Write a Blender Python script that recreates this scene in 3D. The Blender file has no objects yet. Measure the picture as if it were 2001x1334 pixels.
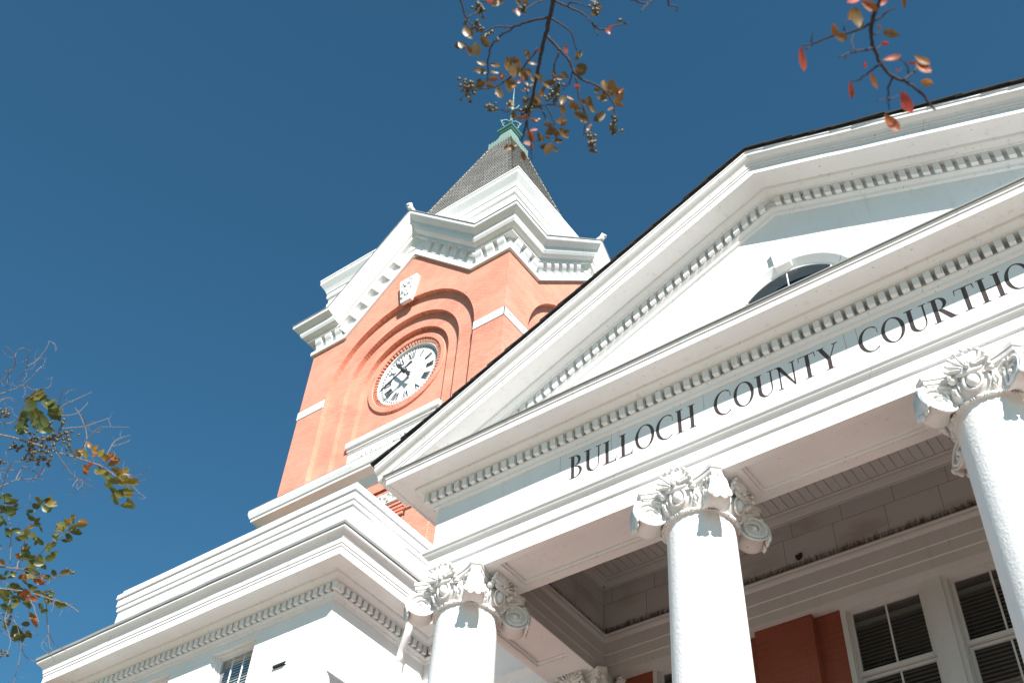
import bpy, math, random
import numpy as np
from mathutils import Vector, Matrix, noise as mnoise
random.seed(7)
PI = math.pi
S = 0.75                 # metres per drawing unit; the drawing's origin is the camera
GZ = -1.6 / S            # ground level in drawing units
COL = bpy.context.scene.collection

# ------------------------------------------------------------------ camera frame (solved from the vanishing points)
R = np.array([[0.8055079207857603, 0.5900126935507066, 0.05515442865664683],
              [-0.4037632810664427, 0.6145835038923111, -0.6776889622872061],
              [-0.43374209204763814, 0.5236144938716741, 0.7332773413884056]])
FPX = 2214.8

def at(px, py, dist):
    """point (drawing units) seen at a photo pixel, dist metres away"""
    d = R.T @ np.array([(px - 1000.5) / FPX, (py - 667.0) / FPX, 1.0])
    return d / np.linalg.norm(d) * dist / S

# ------------------------------------------------------------------ materials
def new_mat(name):
    m = bpy.data.materials.new(name); m.use_nodes = True
    nt = m.node_tree
    return m, nt, nt.nodes['Principled BSDF']

def nd(nt, typ, **kw):
    n = nt.nodes.new(typ)
    for k, v in kw.items():
        if k in n.inputs: n.inputs[k].default_value = v
        else: setattr(n, k, v)
    return n

def mixc(nt, fac, a, b, blend='MIX'):
    n = nt.nodes.new('ShaderNodeMix'); n.data_type = 'RGBA'; n.blend_type = blend
    for idx, v in ((0, fac), (6, a), (7, b)):
        if isinstance(v, bpy.types.NodeSocket): nt.links.new(v, n.inputs[idx])
        elif idx == 0: n.inputs[0].default_value = v
        else: n.inputs[idx].default_value = (*v, 1)
    return n.outputs[2]

def ramp(nt, fac, stops):
    r = nt.nodes.new('ShaderNodeValToRGB')
    el = r.color_ramp.elements
    while len(el) < len(stops): el.new(0.5)
    for e, (p, c) in zip(el, stops):
        e.position = p; e.color = (*c, 1) if len(c) == 3 else c
    nt.links.new(fac, r.inputs[0]); return r.outputs[0]

def noise(nt, vec, scale, detail=4, rough=0.55):
    n = nd(nt, 'ShaderNodeTexNoise', Scale=scale, Detail=detail, Roughness=rough)
    nt.links.new(vec, n.inputs['Vector']); return n.outputs['Fac']

def position(nt):
    return nt.nodes.new('ShaderNodeNewGeometry').outputs['Position']

def wall_uv(nt, pos, zscale=1.0):
    sp = nt.nodes.new('ShaderNodeSeparateXYZ'); nt.links.new(pos, sp.inputs[0])
    ad = nd(nt, 'ShaderNodeMath', operation='ADD'); nt.links.new(sp.outputs[0], ad.inputs[0]); nt.links.new(sp.outputs[1], ad.inputs[1])
    cb = nt.nodes.new('ShaderNodeCombineXYZ'); nt.links.new(ad.outputs[0], cb.inputs[0]); nt.links.new(sp.outputs[2], cb.inputs[1])
    return cb.outputs[0], sp

def bump(nt, bsdf, h, strength, dist):
    b = nd(nt, 'ShaderNodeBump', Strength=strength, Distance=dist)
    nt.links.new(h, b.inputs['Height']); nt.links.new(b.outputs[0], bsdf.inputs['Normal']); return b

WHITE = (0.79, 0.785, 0.775)
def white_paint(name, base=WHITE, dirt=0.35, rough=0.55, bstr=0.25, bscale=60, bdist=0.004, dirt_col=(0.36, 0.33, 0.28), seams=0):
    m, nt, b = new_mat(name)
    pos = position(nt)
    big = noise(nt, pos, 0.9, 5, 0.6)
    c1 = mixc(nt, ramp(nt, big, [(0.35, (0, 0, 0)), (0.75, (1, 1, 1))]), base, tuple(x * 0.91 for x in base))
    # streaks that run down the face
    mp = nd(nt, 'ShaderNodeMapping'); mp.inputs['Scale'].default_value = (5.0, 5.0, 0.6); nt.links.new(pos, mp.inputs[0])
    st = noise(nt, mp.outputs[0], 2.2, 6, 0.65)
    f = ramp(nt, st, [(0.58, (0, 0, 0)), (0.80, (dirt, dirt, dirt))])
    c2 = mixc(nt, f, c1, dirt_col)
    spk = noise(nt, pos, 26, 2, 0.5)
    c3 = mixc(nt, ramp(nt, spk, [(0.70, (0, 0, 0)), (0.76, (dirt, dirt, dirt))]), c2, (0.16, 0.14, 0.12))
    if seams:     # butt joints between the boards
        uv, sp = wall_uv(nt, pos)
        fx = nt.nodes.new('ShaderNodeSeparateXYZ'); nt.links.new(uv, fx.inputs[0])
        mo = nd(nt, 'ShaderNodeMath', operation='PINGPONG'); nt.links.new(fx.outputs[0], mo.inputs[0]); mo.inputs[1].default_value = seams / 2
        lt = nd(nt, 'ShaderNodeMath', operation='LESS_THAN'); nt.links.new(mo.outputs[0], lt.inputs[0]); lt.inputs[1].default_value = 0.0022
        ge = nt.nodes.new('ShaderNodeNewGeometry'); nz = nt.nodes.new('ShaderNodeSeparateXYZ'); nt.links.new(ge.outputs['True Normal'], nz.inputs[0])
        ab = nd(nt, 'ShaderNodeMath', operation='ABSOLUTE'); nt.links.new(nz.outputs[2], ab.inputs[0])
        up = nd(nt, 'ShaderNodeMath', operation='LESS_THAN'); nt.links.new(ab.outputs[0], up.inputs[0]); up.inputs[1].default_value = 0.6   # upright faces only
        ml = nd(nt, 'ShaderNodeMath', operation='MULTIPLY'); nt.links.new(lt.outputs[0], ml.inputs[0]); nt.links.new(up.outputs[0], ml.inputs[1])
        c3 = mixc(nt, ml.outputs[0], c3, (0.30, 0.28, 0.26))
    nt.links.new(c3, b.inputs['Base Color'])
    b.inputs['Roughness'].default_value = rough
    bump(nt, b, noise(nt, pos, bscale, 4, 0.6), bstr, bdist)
    return m

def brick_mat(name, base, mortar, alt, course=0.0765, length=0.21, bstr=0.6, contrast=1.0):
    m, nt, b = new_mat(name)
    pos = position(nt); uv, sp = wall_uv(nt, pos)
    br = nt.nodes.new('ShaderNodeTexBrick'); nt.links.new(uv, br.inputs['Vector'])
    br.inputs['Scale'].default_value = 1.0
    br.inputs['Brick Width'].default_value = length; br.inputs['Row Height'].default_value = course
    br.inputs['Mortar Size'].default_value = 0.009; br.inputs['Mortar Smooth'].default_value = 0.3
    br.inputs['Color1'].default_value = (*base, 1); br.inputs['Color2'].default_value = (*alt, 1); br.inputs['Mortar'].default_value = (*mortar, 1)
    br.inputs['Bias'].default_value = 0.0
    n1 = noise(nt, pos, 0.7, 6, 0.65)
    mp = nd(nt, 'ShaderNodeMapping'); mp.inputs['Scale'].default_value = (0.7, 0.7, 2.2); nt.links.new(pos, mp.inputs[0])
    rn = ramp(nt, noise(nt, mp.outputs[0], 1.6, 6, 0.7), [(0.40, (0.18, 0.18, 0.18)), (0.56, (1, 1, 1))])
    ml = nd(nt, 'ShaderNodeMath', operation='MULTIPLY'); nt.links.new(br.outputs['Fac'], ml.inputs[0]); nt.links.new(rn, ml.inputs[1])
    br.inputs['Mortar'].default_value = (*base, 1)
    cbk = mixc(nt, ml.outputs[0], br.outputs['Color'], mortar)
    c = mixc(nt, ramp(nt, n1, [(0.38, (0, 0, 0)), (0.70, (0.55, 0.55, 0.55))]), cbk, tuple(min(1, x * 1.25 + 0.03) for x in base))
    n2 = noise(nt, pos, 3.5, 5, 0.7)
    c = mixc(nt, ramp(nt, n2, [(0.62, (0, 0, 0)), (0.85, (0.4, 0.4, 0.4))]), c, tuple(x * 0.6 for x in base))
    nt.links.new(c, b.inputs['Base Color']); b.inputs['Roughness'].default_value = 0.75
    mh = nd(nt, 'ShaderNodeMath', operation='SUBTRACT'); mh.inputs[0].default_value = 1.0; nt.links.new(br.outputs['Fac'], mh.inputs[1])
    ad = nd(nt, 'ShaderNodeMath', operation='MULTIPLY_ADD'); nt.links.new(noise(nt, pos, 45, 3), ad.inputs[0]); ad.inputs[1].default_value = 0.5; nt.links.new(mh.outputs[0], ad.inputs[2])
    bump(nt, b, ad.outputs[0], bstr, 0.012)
    return m

def plain(name, col, rough=0.5, metal=0.0, vary=0.12, nscale=8, bstr=0.15, bdist=0.003):
    m, nt, b = new_mat(name)
    pos = position(nt); n = noise(nt, pos, nscale, 5)
    nt.links.new(mixc(nt, n, tuple(x * (1 - vary) for x in col), tuple(min(1, x * (1 + vary)) for x in col)), b.inputs['Base Color'])
    b.inputs['Roughness'].default_value = rough; b.inputs['Metallic'].default_value = metal
    bump(nt, b, noise(nt, pos, nscale * 6, 3), bstr, bdist)
    return m

M = {}
M['paint'] = white_paint('white_paint', dirt=0.32, seams=2.75)
M['trim'] = white_paint('white_trim_paint', base=(0.77, 0.765, 0.755), dirt=0.5, bstr=0.2, seams=2.1)
M['stucco'] = white_paint('white_stucco', dirt=0.28, rough=0.8, bstr=0.7, bscale=36, bdist=0.009)
M['capital'] = white_paint('white_cast_plaster', base=(0.76, 0.745, 0.72), dirt=0.55, rough=0.6, bstr=0.4, bscale=40, bdist=0.006)
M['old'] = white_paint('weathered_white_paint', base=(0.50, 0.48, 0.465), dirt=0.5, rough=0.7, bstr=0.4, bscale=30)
M['brick'] = brick_mat('painted_brick', (0.69, 0.285, 0.195), (0.24, 0.075, 0.045), (0.64, 0.245, 0.165))
M['porch_shade_red'] = brick_mat('shade_darkened_red_brick', (0.205, 0.041, 0.015), (0.16, 0.031, 0.011), (0.195, 0.039, 0.014), bstr=0.3)  # darker copy of the brick paint, with the porch shade put into its colour
M['gutter'] = plain('zinc_flashing', (0.33, 0.33, 0.31), 0.5, 0.3, 0.35, 3)
M['shingle_dark'] = plain('dark_roof_shingle', (0.022, 0.021, 0.022), 0.9, 0, 0.4, 20)
M['glass'] = None
M['metal'] = plain('bronze_letter_metal', (0.075, 0.058, 0.052), 0.38, 0.3, 0.15, 3)
M['verdigris'] = plain('verdigris_copper', (0.065, 0.17, 0.145), 0.6, 0.1, 0.25, 4)
M['verdigris_pale'] = plain('pale_verdigris_copper', (0.20, 0.29, 0.25), 0.6, 0.1, 0.2, 4)
M['dark_metal'] = plain('clock_hand_metal', (0.06, 0.065, 0.07), 0.45, 0.3)
M['numeral'] = plain('black_numeral_paint', (0.045, 0.045, 0.05), 0.5)
M['clockface'] = plain('clock_dial_enamel', (0.74, 0.75, 0.74), 0.35, 0, 0.05)
M['hole'] = plain('dark_hole', (0.012, 0.01, 0.009), 0.9)
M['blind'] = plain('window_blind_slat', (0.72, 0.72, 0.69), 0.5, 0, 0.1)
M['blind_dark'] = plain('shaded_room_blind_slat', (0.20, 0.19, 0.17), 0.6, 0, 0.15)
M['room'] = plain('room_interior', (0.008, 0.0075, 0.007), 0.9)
M['pavement'] = brick_mat('pavement_brick', (0.31, 0.225, 0.175), (0.27, 0.21, 0.17), (0.29, 0.195, 0.145), 0.10, 0.2)
M['lawn'] = plain('dry_lawn', (0.11, 0.105, 0.045), 0.95, 0, 0.4, 2)
M['bark'] = plain('crape_myrtle_bark', (0.24, 0.17, 0.12), 0.8, 0, 0.4, 14, 0.6, 0.006)
M['twig'] = plain('dark_twig_bark', (0.030, 0.022, 0.020), 0.8, 0, 0.4, 60, 0.4, 0.002)
M['twig_pale'] = plain('pale_twig_bark', (0.17, 0.14, 0.12), 0.8, 0, 0.35, 60, 0.4, 0.002)
M['berry'] = plain('seed_capsule', (0.075, 0.065, 0.03), 0.38, 0, 0.5, 60)

def glass_mat(name, tint, ior=1.5):
    m = bpy.data.materials.new(name); m.use_nodes = True; nt = m.node_tree; nt.nodes.clear()
    out = nt.nodes.new('ShaderNodeOutputMaterial'); mx = nt.nodes.new('ShaderNodeMixShader')
    tr = nd(nt, 'ShaderNodeBsdfTransparent'); tr.inputs[0].default_value = (*tint, 1)
    gl = nd(nt, 'ShaderNodeBsdfGlossy', Roughness=0.02)
    lw = nd(nt, 'ShaderNodeLayerWeight'); lw.inputs['Blend'].default_value = 0.5
    pw = nd(nt, 'ShaderNodeMath', operation='POWER'); nt.links.new(lw.outputs['Facing'], pw.inputs[0]); pw.inputs[1].default_value = 3.0
    fr = nd(nt, 'ShaderNodeMath', operation='MULTIPLY_ADD'); nt.links.new(pw.outputs[0], fr.inputs[0]); fr.inputs[1].default_value = 0.9; fr.inputs[2].default_value = 0.07
    bp = nd(nt, 'ShaderNodeBump', Strength=0.08, Distance=0.01); nt.links.new(noise(nt, position(nt), 2.5, 2), bp.inputs['Height'])
    nt.links.new(bp.outputs[0], gl.inputs['Normal'])
    nt.links.new(fr.outputs[0], mx.inputs[0]); nt.links.new(tr.outputs[0], mx.inputs[1]); nt.links.new(gl.outputs[0], mx.inputs[2]); nt.links.new(mx.outputs[0], out.inputs[0])
    return m
M['glass'] = glass_mat('window_glass', (0.90, 0.92, 0.91))
M['glass_sky'] = glass_mat('attic_window_glass', (0.55, 0.6, 0.6))

def slate_mat():
    m, nt, b = new_mat('slate_roof_tiles')
    pos = position(nt); uv, sp = wall_uv(nt, pos)
    of = nd(nt, 'ShaderNodeMapping'); of.inputs['Location'].default_value = (0, -42.45 * S, 0); nt.links.new(uv, of.inputs[0])
    br = nt.nodes.new('ShaderNodeTexBrick'); nt.links.new(of.outputs[0], br.inputs['Vector'])
    br.inputs['Scale'].default_value = 1; br.inputs['Brick Width'].default_value = 0.36; br.inputs['Row Height'].default_value = 0.26569
    br.inputs['Mortar Size'].default_value = 0.016; br.inputs['Mortar Smooth'].default_value = 0.1
    br.inputs['Color1'].default_value = (0.43, 0.41, 0.37, 1); br.inputs['Color2'].default_value = (0.31, 0.30, 0.275, 1); br.inputs['Mortar'].default_value = (0.11, 0.105, 0.10, 1)
    c = mixc(nt, ramp(nt, noise(nt, pos, 0.9, 6, 0.75), [(0.40, (0, 0, 0)), (0.62, (0.75, 0.75, 0.75))]), br.outputs['Color'], (0.20, 0.19, 0.175))
    nt.links.new(c, b.inputs['Base Color']); b.inputs['Roughness'].default_value = 0.7
    inv = nd(nt, 'ShaderNodeMath', operation='SUBTRACT'); inv.inputs[0].default_value = 1; nt.links.new(br.outputs['Fac'], inv.inputs[1])
    bump(nt, b, inv.outputs[0], 0.5, 0.03)
    return m
M['slate'] = slate_mat()

def painted_brick_white():
    m, nt, b = new_mat('white_painted_brick')
    pos = position(nt); uv, sp = wall_uv(nt, pos)
    br = nt.nodes.new('ShaderNodeTexBrick'); nt.links.new(uv, br.inputs['Vector'])
    br.inputs['Scale'].default_value = 1; br.inputs['Brick Width'].default_value = 0.21; br.inputs['Row Height'].default_value = 0.0765; br.inputs['Mortar Size'].default_value = 0.007
    for k in ('Color1', 'Color2'): br.inputs[k].default_value = (*WHITE, 1)
    br.inputs['Mortar'].default_value = (0.76, 0.75, 0.735, 1)
    c = mixc(nt, ramp(nt, noise(nt, pos, 1.3, 5, 0.65), [(0.4, (0, 0, 0)), (0.8, (0.5, 0.5, 0.5))]), br.outputs['Color'], (0.66, 0.645, 0.62))
    nt.links.new(c, b.inputs['Base Color']); b.inputs['Roughness'].default_value = 0.7
    inv = nd(nt, 'ShaderNodeMath', operation='SUBTRACT'); inv.inputs[0].default_value = 1; nt.links.new(br.outputs['Fac'], inv.inputs[1])
    ad = nd(nt, 'ShaderNodeMath', operation='ADD'); nt.links.new(noise(nt, pos, 40, 3), ad.inputs[0]); nt.links.new(inv.outputs[0], ad.inputs[1])
    bump(nt, b, ad.outputs[0], 0.25, 0.008)
    return m
M['wbrick'] = painted_brick_white()

def panel_mat():
    """porch frieze boards: thin joints, rain waves and a mildew fringe growing up from the ledge"""
    m, nt, b = new_mat('stained_panel_boards')
    pos = position(nt); uv, sp = wall_uv(nt, pos)
    br = nt.nodes.new('ShaderNodeTexBrick'); nt.links.new(uv, br.inputs['Vector'])
    br.inputs['Scale'].default_value = 1; br.inputs['Brick Width'].default_value = 0.81 * S; br.inputs['Row Height'].default_value = 0.47 * S
    br.inputs['Mortar Size'].default_value = 0.0028; br.offset = 0.2
    base = (0.475, 0.455, 0.44)
    br.inputs['Color1'].default_value = (*base, 1); br.inputs['Color2'].default_value = (0.445, 0.425, 0.415, 1); br.inputs['Mortar'].default_value = (0.12, 0.09, 0.07, 1)
    mp = nd(nt, 'ShaderNodeMapping'); mp.inputs['Scale'].default_value = (0.9, 0.9, 2.6); nt.links.new(pos, mp.inputs[0])
    w = noise(nt, mp.outputs[0], 1.7, 4, 0.5)
    c = mixc(nt, ramp(nt, w, [(0.52, (0, 0, 0)), (0.70, (0.55, 0.55, 0.55))]), br.outputs['Color'], (0.30, 0.25, 0.20))
    # mildew: height above the ledge against a spiky noise
    mp2 = nd(nt, 'ShaderNodeMapping'); mp2.inputs['Scale'].default_value = (34, 34, 9.0); nt.links.new(pos, mp2.inputs[0])
    n = noise(nt, mp2.outputs[0], 1.0, 5, 0.7)
    mr = nd(nt, 'ShaderNodeMapRange'); mr.inputs['From Min'].default_value = 10.19 * S; mr.inputs['From Max'].default_value = 10.46 * S
    mr.inputs['To Min'].default_value = -0.05; mr.inputs['To Max'].default_value = 0.70
    nt.links.new(sp.outputs[2], mr.inputs['Value'])
    su = nd(nt, 'ShaderNodeMath', operation='SUBTRACT'); nt.links.new(n, su.inputs[0]); nt.links.new(mr.outputs[0], su.inputs[1])
    c = mixc(nt, ramp(nt, su.outputs[0], [(0.0, (0, 0, 0)), (0.30, (0.95, 0.95, 0.95))]), c, (0.060, 0.040, 0.020))
    nt.links.new(c, b.inputs['Base Color']); b.inputs['Roughness'].default_value = 0.75
    bump(nt, b, w, 0.2, 0.02)
    return m
M['panel'] = panel_mat()

def leaf_mat(name, cols, trans=0.35, rough=0.32):
    m, nt, b = new_mat(name)
    gi = nt.nodes.new('ShaderNodeAttribute'); gi.attribute_name = 'leaf_tone'
    stops = [(i / max(1, len(cols) - 1), c) for i, c in enumerate(cols)]
    c = ramp(nt, gi.outputs['Fac'], stops)
    c = mixc(nt, ramp(nt, noise(nt, position(nt), 90, 3), [(0.4, (0, 0, 0)), (0.75, (0.6, 0.6, 0.6))]), c, (0.10, 0.045, 0.015))
    nt.links.new(c, b.inputs['Base Color']); b.inputs['Roughness'].default_value = rough
    tl = nt.nodes.new('ShaderNodeBsdfTranslucent'); nt.links.new(c, tl.inputs[0])
    mx = nt.nodes.new('ShaderNodeMixShader'); mx.inputs[0].default_value = trans
    out = nt.nodes['Material Output']
    nt.links.new(b.outputs[0], mx.inputs[1]); nt.links.new(tl.outputs[0], mx.inputs[2]); nt.links.new(mx.outputs[0], out.inputs[0])
    return m
M['leaf_olive'] = leaf_mat('olive_bronze_leaf', [(0.085, 0.062, 0.018), (0.17, 0.105, 0.030), (0.27, 0.115, 0.045), (0.40, 0.09, 0.055)], 0.35, 0.40)
M['leaf_red'] = leaf_mat('orange_red_leaf', [(0.16, 0.11, 0.03), (0.36, 0.13, 0.03), (0.40, 0.08, 0.03), (0.45, 0.05, 0.04)], 0.45, 0.5)
M['leaf_green'] = leaf_mat('green_autumn_leaf', [(0.04, 0.075, 0.02), (0.09, 0.13, 0.025), (0.24, 0.19, 0.03), (0.34, 0.10, 0.03)], 0.4, 0.42)

# ------------------------------------------------------------------ mesh builder (drawing units)
LOC = {}
class MB:
    def __init__(s): s.v = []; s.f = []; s.sm = []; s.tone = []
    def add(s, verts, faces, smooth=False, tone=None):
        o = len(s.v); s.v.extend([tuple(map(float, p)) for p in verts])
        for f in faces: s.f.append([o + i for i in f]); s.sm.append(smooth)
        s.tone.extend([0.0 if tone is None else tone] * len(verts))
    def box(s, x0, x1, y0, y1, z0, z1):
        x0, x1 = min(x0, x1), max(x0, x1); y0, y1 = min(y0, y1), max(y0, y1); z0, z1 = min(z0, z1), max(z0, z1)
        v = [(x, y, z) for z in (z0, z1) for y in (y0, y1) for x in (x0, x1)]
        s.add(v, [(0, 2, 3, 1), (4, 5, 7, 6), (0, 1, 5, 4), (2, 6, 7, 3), (0, 4, 6, 2), (1, 3, 7, 5)])
    def hexa(s, b, t):   # bottom 4 pts, top 4 pts
        s.add(list(b) + list(t), [(3, 2, 1, 0), (4, 5, 6, 7), (0, 1, 5, 4), (1, 2, 6, 5), (2, 3, 7, 6), (3, 0, 4, 7)])
    def sections(s, secs, closed=False, smooth=False, caps=True, ring=False):
        n = len(secs[0]); v = [p for q in secs for p in q]; f = []
        m = len(secs) if closed else len(secs) - 1
        k = n if ring else n - 1
        for i in range(m):
            a = i * n; b = ((i + 1) % len(secs)) * n
            for j in range(k):
                j2 = (j + 1) % n
                f.append((a + j, a + j2, b + j2, b + j))
        if caps and not closed:
            f.append(tuple(range(n))[::-1]); f.append(tuple(range((len(secs) - 1) * n, len(secs) * n)))
        s.add(v, f, smooth)
    def sweep(s, path, prof, closed=False, wob=0.0, step=0.6, caps=True):
        """profile (outward e, height z) along a plan path; outward is to the right of travel; mitred corners"""
        P = [np.array(p, float) for p in path]; n = len(P); secs = []
        segs = n if closed else n - 1
        def nrm(i):
            d = P[(i + 1) % n] - P[i % n]; d /= np.linalg.norm(d); return np.array([d[1], -d[0]])
        def sec(p, m, jit):
            out = []
            for (e, z) in prof:
                je = jz = 0
                if wob:
                    je = wob * mnoise.noise(Vector((p[0] * 1.1, p[1] * 1.1, e * 3))); jz = wob * mnoise.noise(Vector((p[0] * 1.3 + 9, p[1] * 1.3, z * 3)))
                out.append((p[0] + m[0] * (e + je), p[1] + m[1] * (e + je), z + jz))
            return out
        for i in range(segs + (0 if closed else 1)):
            if closed: a, b = nrm((i - 1) % n), nrm(i)
            elif i == 0: a = b = nrm(0)
            elif i == n - 1: a = b = nrm(n - 2)
            else: a, b = nrm(i - 1), nrm(i)
            mit = (a + b) / (1 + a @ b)
            secs.append(sec(P[i], mit, True))
            if i < segs:
                q = P[(i + 1) % n]; L = np.linalg.norm(q - P[i]); k = int(L / step) if wob else 0
                for t in range(1, k):
                    secs.append(sec(P[i] + (q - P[i]) * t / k, nrm(i), True))
        s.sections(secs, closed=closed, caps=caps)
    def lathe(s, c, prof, n=32, ex=(1, 0, 0), ey=(0, 1, 0), ez=(0, 0, 1), smooth=True, a0=0, a1=2 * PI):
        c = np.array(c, float); ex, ey, ez = (np.array(t, float) for t in (ex, ey, ez))
        full = abs(a1 - a0 - 2 * PI) < 1e-6
        secs = []
        for i in range(n if full else n + 1):
            t = a0 + (a1 - a0) * i / n
            secs.append([c + (ex * math.cos(t) + ey * math.sin(t)) * r + ez * z for r, z in prof])
        s.sections(secs, closed=full, smooth=smooth, caps=False)
    def tube(s, pts, rad, n=6, smooth=True, caps=True):
        P = [np.array(p, float) for p in pts]; secs = []
        up = np.array([0.13, 0.27, 0.95]); prev = None
        for i, p in enumerate(P):
            d = P[min(i + 1, len(P) - 1)] - P[max(i - 1, 0)]; d = d / (np.linalg.norm(d) + 1e-12)
            u = (up if prev is None else prev); u = u - d * (u @ d)
            if np.linalg.norm(u) < 1e-4: u = np.array([1, 0, 0]) - d * d[0]
            u /= np.linalg.norm(u); prev = u; w = np.cross(d, u)
            r = rad[i] if hasattr(rad, '__len__') else rad
            secs.append([p + (u * math.cos(2 * PI * j / n) + w * math.sin(2 * PI * j / n)) * r for j in range(n)])
        s.sections(secs, smooth=smooth, caps=caps, ring=True)
    def ell(s, c, ax, nu=10, nv=6, smooth=True):
        """ellipsoid; ax = three half-axis vectors"""
        c = np.array(c, float); a, b, d = (np.array(t, float) for t in ax); v = [c + d]; f = []
        for i in range(1, nv):
            th = PI * i / nv
            for j in range(nu):
                ph = 2 * PI * j / nu
                v.append(c + (a * math.cos(ph) + b * math.sin(ph)) * math.sin(th) + d * math.cos(th))
        v.append(c - d); L = len(v) - 1
        for j in range(nu): f.append((0, 1 + j, 1 + (j + 1) % nu)); f.append((L, L - nu + (j + 1) % nu, L - nu + j))
        for i in range(nv - 2):
            for j in range(nu):
                a0 = 1 + i * nu; f.append((a0 + j, a0 + nu + j, a0 + nu + (j + 1) % nu, a0 + (j + 1) % nu))
        s.add(v, f, smooth)
    def sphere(s, c, r, nu=8, nv=6): s.ell(c, ((r, 0, 0), (0, r, 0), (0, 0, r)), nu, nv)
    def prism(s, poly, fn, d0, d1):
        """2-D polygon (a, z) between depths d0, d1; fn(a, d, z) -> point"""
        n = len(poly)
        s.add([fn(a, d0, z) for a, z in poly] + [fn(a, d1, z) for a, z in poly],
              [tuple(range(n))[::-1], tuple(range(n, 2 * n))] + [(i, (i + 1) % n, n + (i + 1) % n, n + i) for i in range(n)])
    def build(s, name, mat, parent=None, kind=None):
        me = bpy.data.meshes.new(name)
        L = LOC.get(parent.name, (0, 0, 0)) if parent else (0, 0, 0)
        me.from_pydata([(x * S - L[0], y * S - L[1], z * S - L[2]) for x, y, z in s.v], [], s.f)
        me.polygons.foreach_set('use_smooth', s.sm)
        if any(s.tone):
            at_ = me.attributes.new('leaf_tone', 'FLOAT', 'POINT'); at_.data.foreach_set('value', s.tone)
        me.update()
        bm_fix(me)
        o = bpy.data.objects.new(name, me); COL.objects.link(o)
        me.materials.append(mat)
        if parent: o.parent = parent; LOC[o.name] = L
        if kind: o['kind'] = kind
        return o

import bmesh
def bm_fix(me):
    b = bmesh.new(); b.from_mesh(me); bmesh.ops.recalc_face_normals(b, faces=b.faces); b.to_mesh(me); b.free()

def thing(name, label, cat, loc, group=None):
    o = bpy.data.objects.new(name, None); COL.objects.link(o); o.empty_display_size = 0.2
    o.location = [c * S for c in loc]; LOC[o.name] = tuple(c * S for c in loc)
    o['label'] = label; o['category'] = cat
    if group: o['group'] = group
    return o

# ------------------------------------------------------------------ setting: ground and pavement
g = MB(); g.add([(-900, -900, GZ), (900, -900, GZ), (900, 1200, GZ), (-900, 1200, GZ)], [(0, 1, 2, 3)]); g.build('ground', M['lawn'], kind='structure')
g = MB(); g.add([(-28, -14, GZ + 0.006), (20, -14, GZ + 0.006), (20, 13.4, GZ + 0.006), (-28, 13.4, GZ + 0.006)], [(0, 1, 2, 3)]); g.build('pavement', M['pavement'], kind='structure')

# ================================================================== COURTHOUSE
XC = -3.41                                    # portico axis
CX = [-9.05, -5.28, -1.51, 2.27]              # column axes
CY = 10.43
XL, XR = -9.48, 2.70                          # frieze corners
court = thing('courthouse', 'white courthouse front with an Ionic portico, lettered frieze, pediment and a lower parapet wing', 'building', (XC, 13, GZ))
BED = [(0, 10.905), (0.05, 10.92), (0.06, 10.95), (0.085, 10.97), (0.10, 10.985), (0.10, 11.01), (0.02, 11.012), (0.02, 11.16), (0.19, 11.162), (0.20, 11.185), (0.235, 11.205), (0.27, 11.225), (0.285, 11.262), (0.57, 11.262), (0.57, 11.25), (0.60, 11.25)]

# --- portico entablature: architrave, taenia, frieze
ent = MB()
ent.sweep([(XL, 13.30), (XL, 10), (XR, 10), (XR, 13.30)],
          [(-0.10, 9.505), (0.0, 9.505), (0.0, 9.775), (0.03, 9.79), (0.03, 9.955), (0.045, 9.965), (0.06, 9.985), (0.085, 10.0), (0.10, 10.03), (0.12, 10.045), (0.12, 10.075), (0.0, 10.105), (-0.05, 10.107), (-0.05, 10.905), (-0.10, 10.905)], wob=0.004, caps=True)
entab = ent.build('entablature', M['paint'], court)
fz_ = MB(); fz_.box(XL, XR, 10.0, 10.049, 10.109, 10.903); fz_.box(XL, XL + 0.049, 10.051, 13.28, 10.109, 10.903); fz_.box(XR - 0.049, XR, 10.051, 13.28, 10.109, 10.903)
frieze = fz_.build('frieze', M['paint'], court); cutter = MB()
# beam soffits with sunk panels
sof = MB()
def soffit(x0, x1, y0, y1, panels, alongx=True):
    """flat frame at 9.505 with panels sunk between; panels = list of (a0,a1) along the long side"""
    zb, zp = 9.507, 9.575
    w0, w1 = (y0, y1) if alongx else (x0, x1)
    A0, A1 = (x0, x1) if alongx else (y0, y1)
    i0, i1 = w0 + 0.12, w1 - 0.14
    def bx(a0, a1, b0, b1, z0, z1):
        if alongx: sof.box(a0, a1, b0, b1, z0, z1)
        else: sof.box(b0, b1, a0, a1, z0, z1)
    bx(A0, A1, w0, i0, zb, 9.7); bx(A0, A1, i1, w1, zb, 9.7)
    cur = A0
    for a0, a1 in panels:
        bx(cur, a0, i0, i1, zb, 9.7); cur = a1
        bx(a0, a1, i0, i1, zp, 9.7)
        for (p0, p1, q0, q1) in ((a0, a1, i0, i0 + 0.035), (a0, a1, i1 - 0.035, i1), (a0, a0 + 0.035, i0 + 0.035, i1 - 0.035), (a1 - 0.035, a1, i0 + 0.035, i1 - 0.035)):
            bx(p0, p1, q0, q1, zp - 0.035, zp)
    bx(cur, A1, i0, i1, zb, 9.7)
soffit(XL + 0.003, XR - 0.003, 10.003, 10.846, [(CX[i] + 0.78, CX[i + 1] - 0.78) for i in range(3)])
soffit(XL + 0.003, -8.634, 10.86, 13.30, [(11.2, 12.55)], alongx=False)
soffit(1.854, XR - 0.003, 10.86, 13.30, [(11.2, 12.55)], alongx=False)
sof.build('beam_soffit', M['paint'], court)
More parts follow.
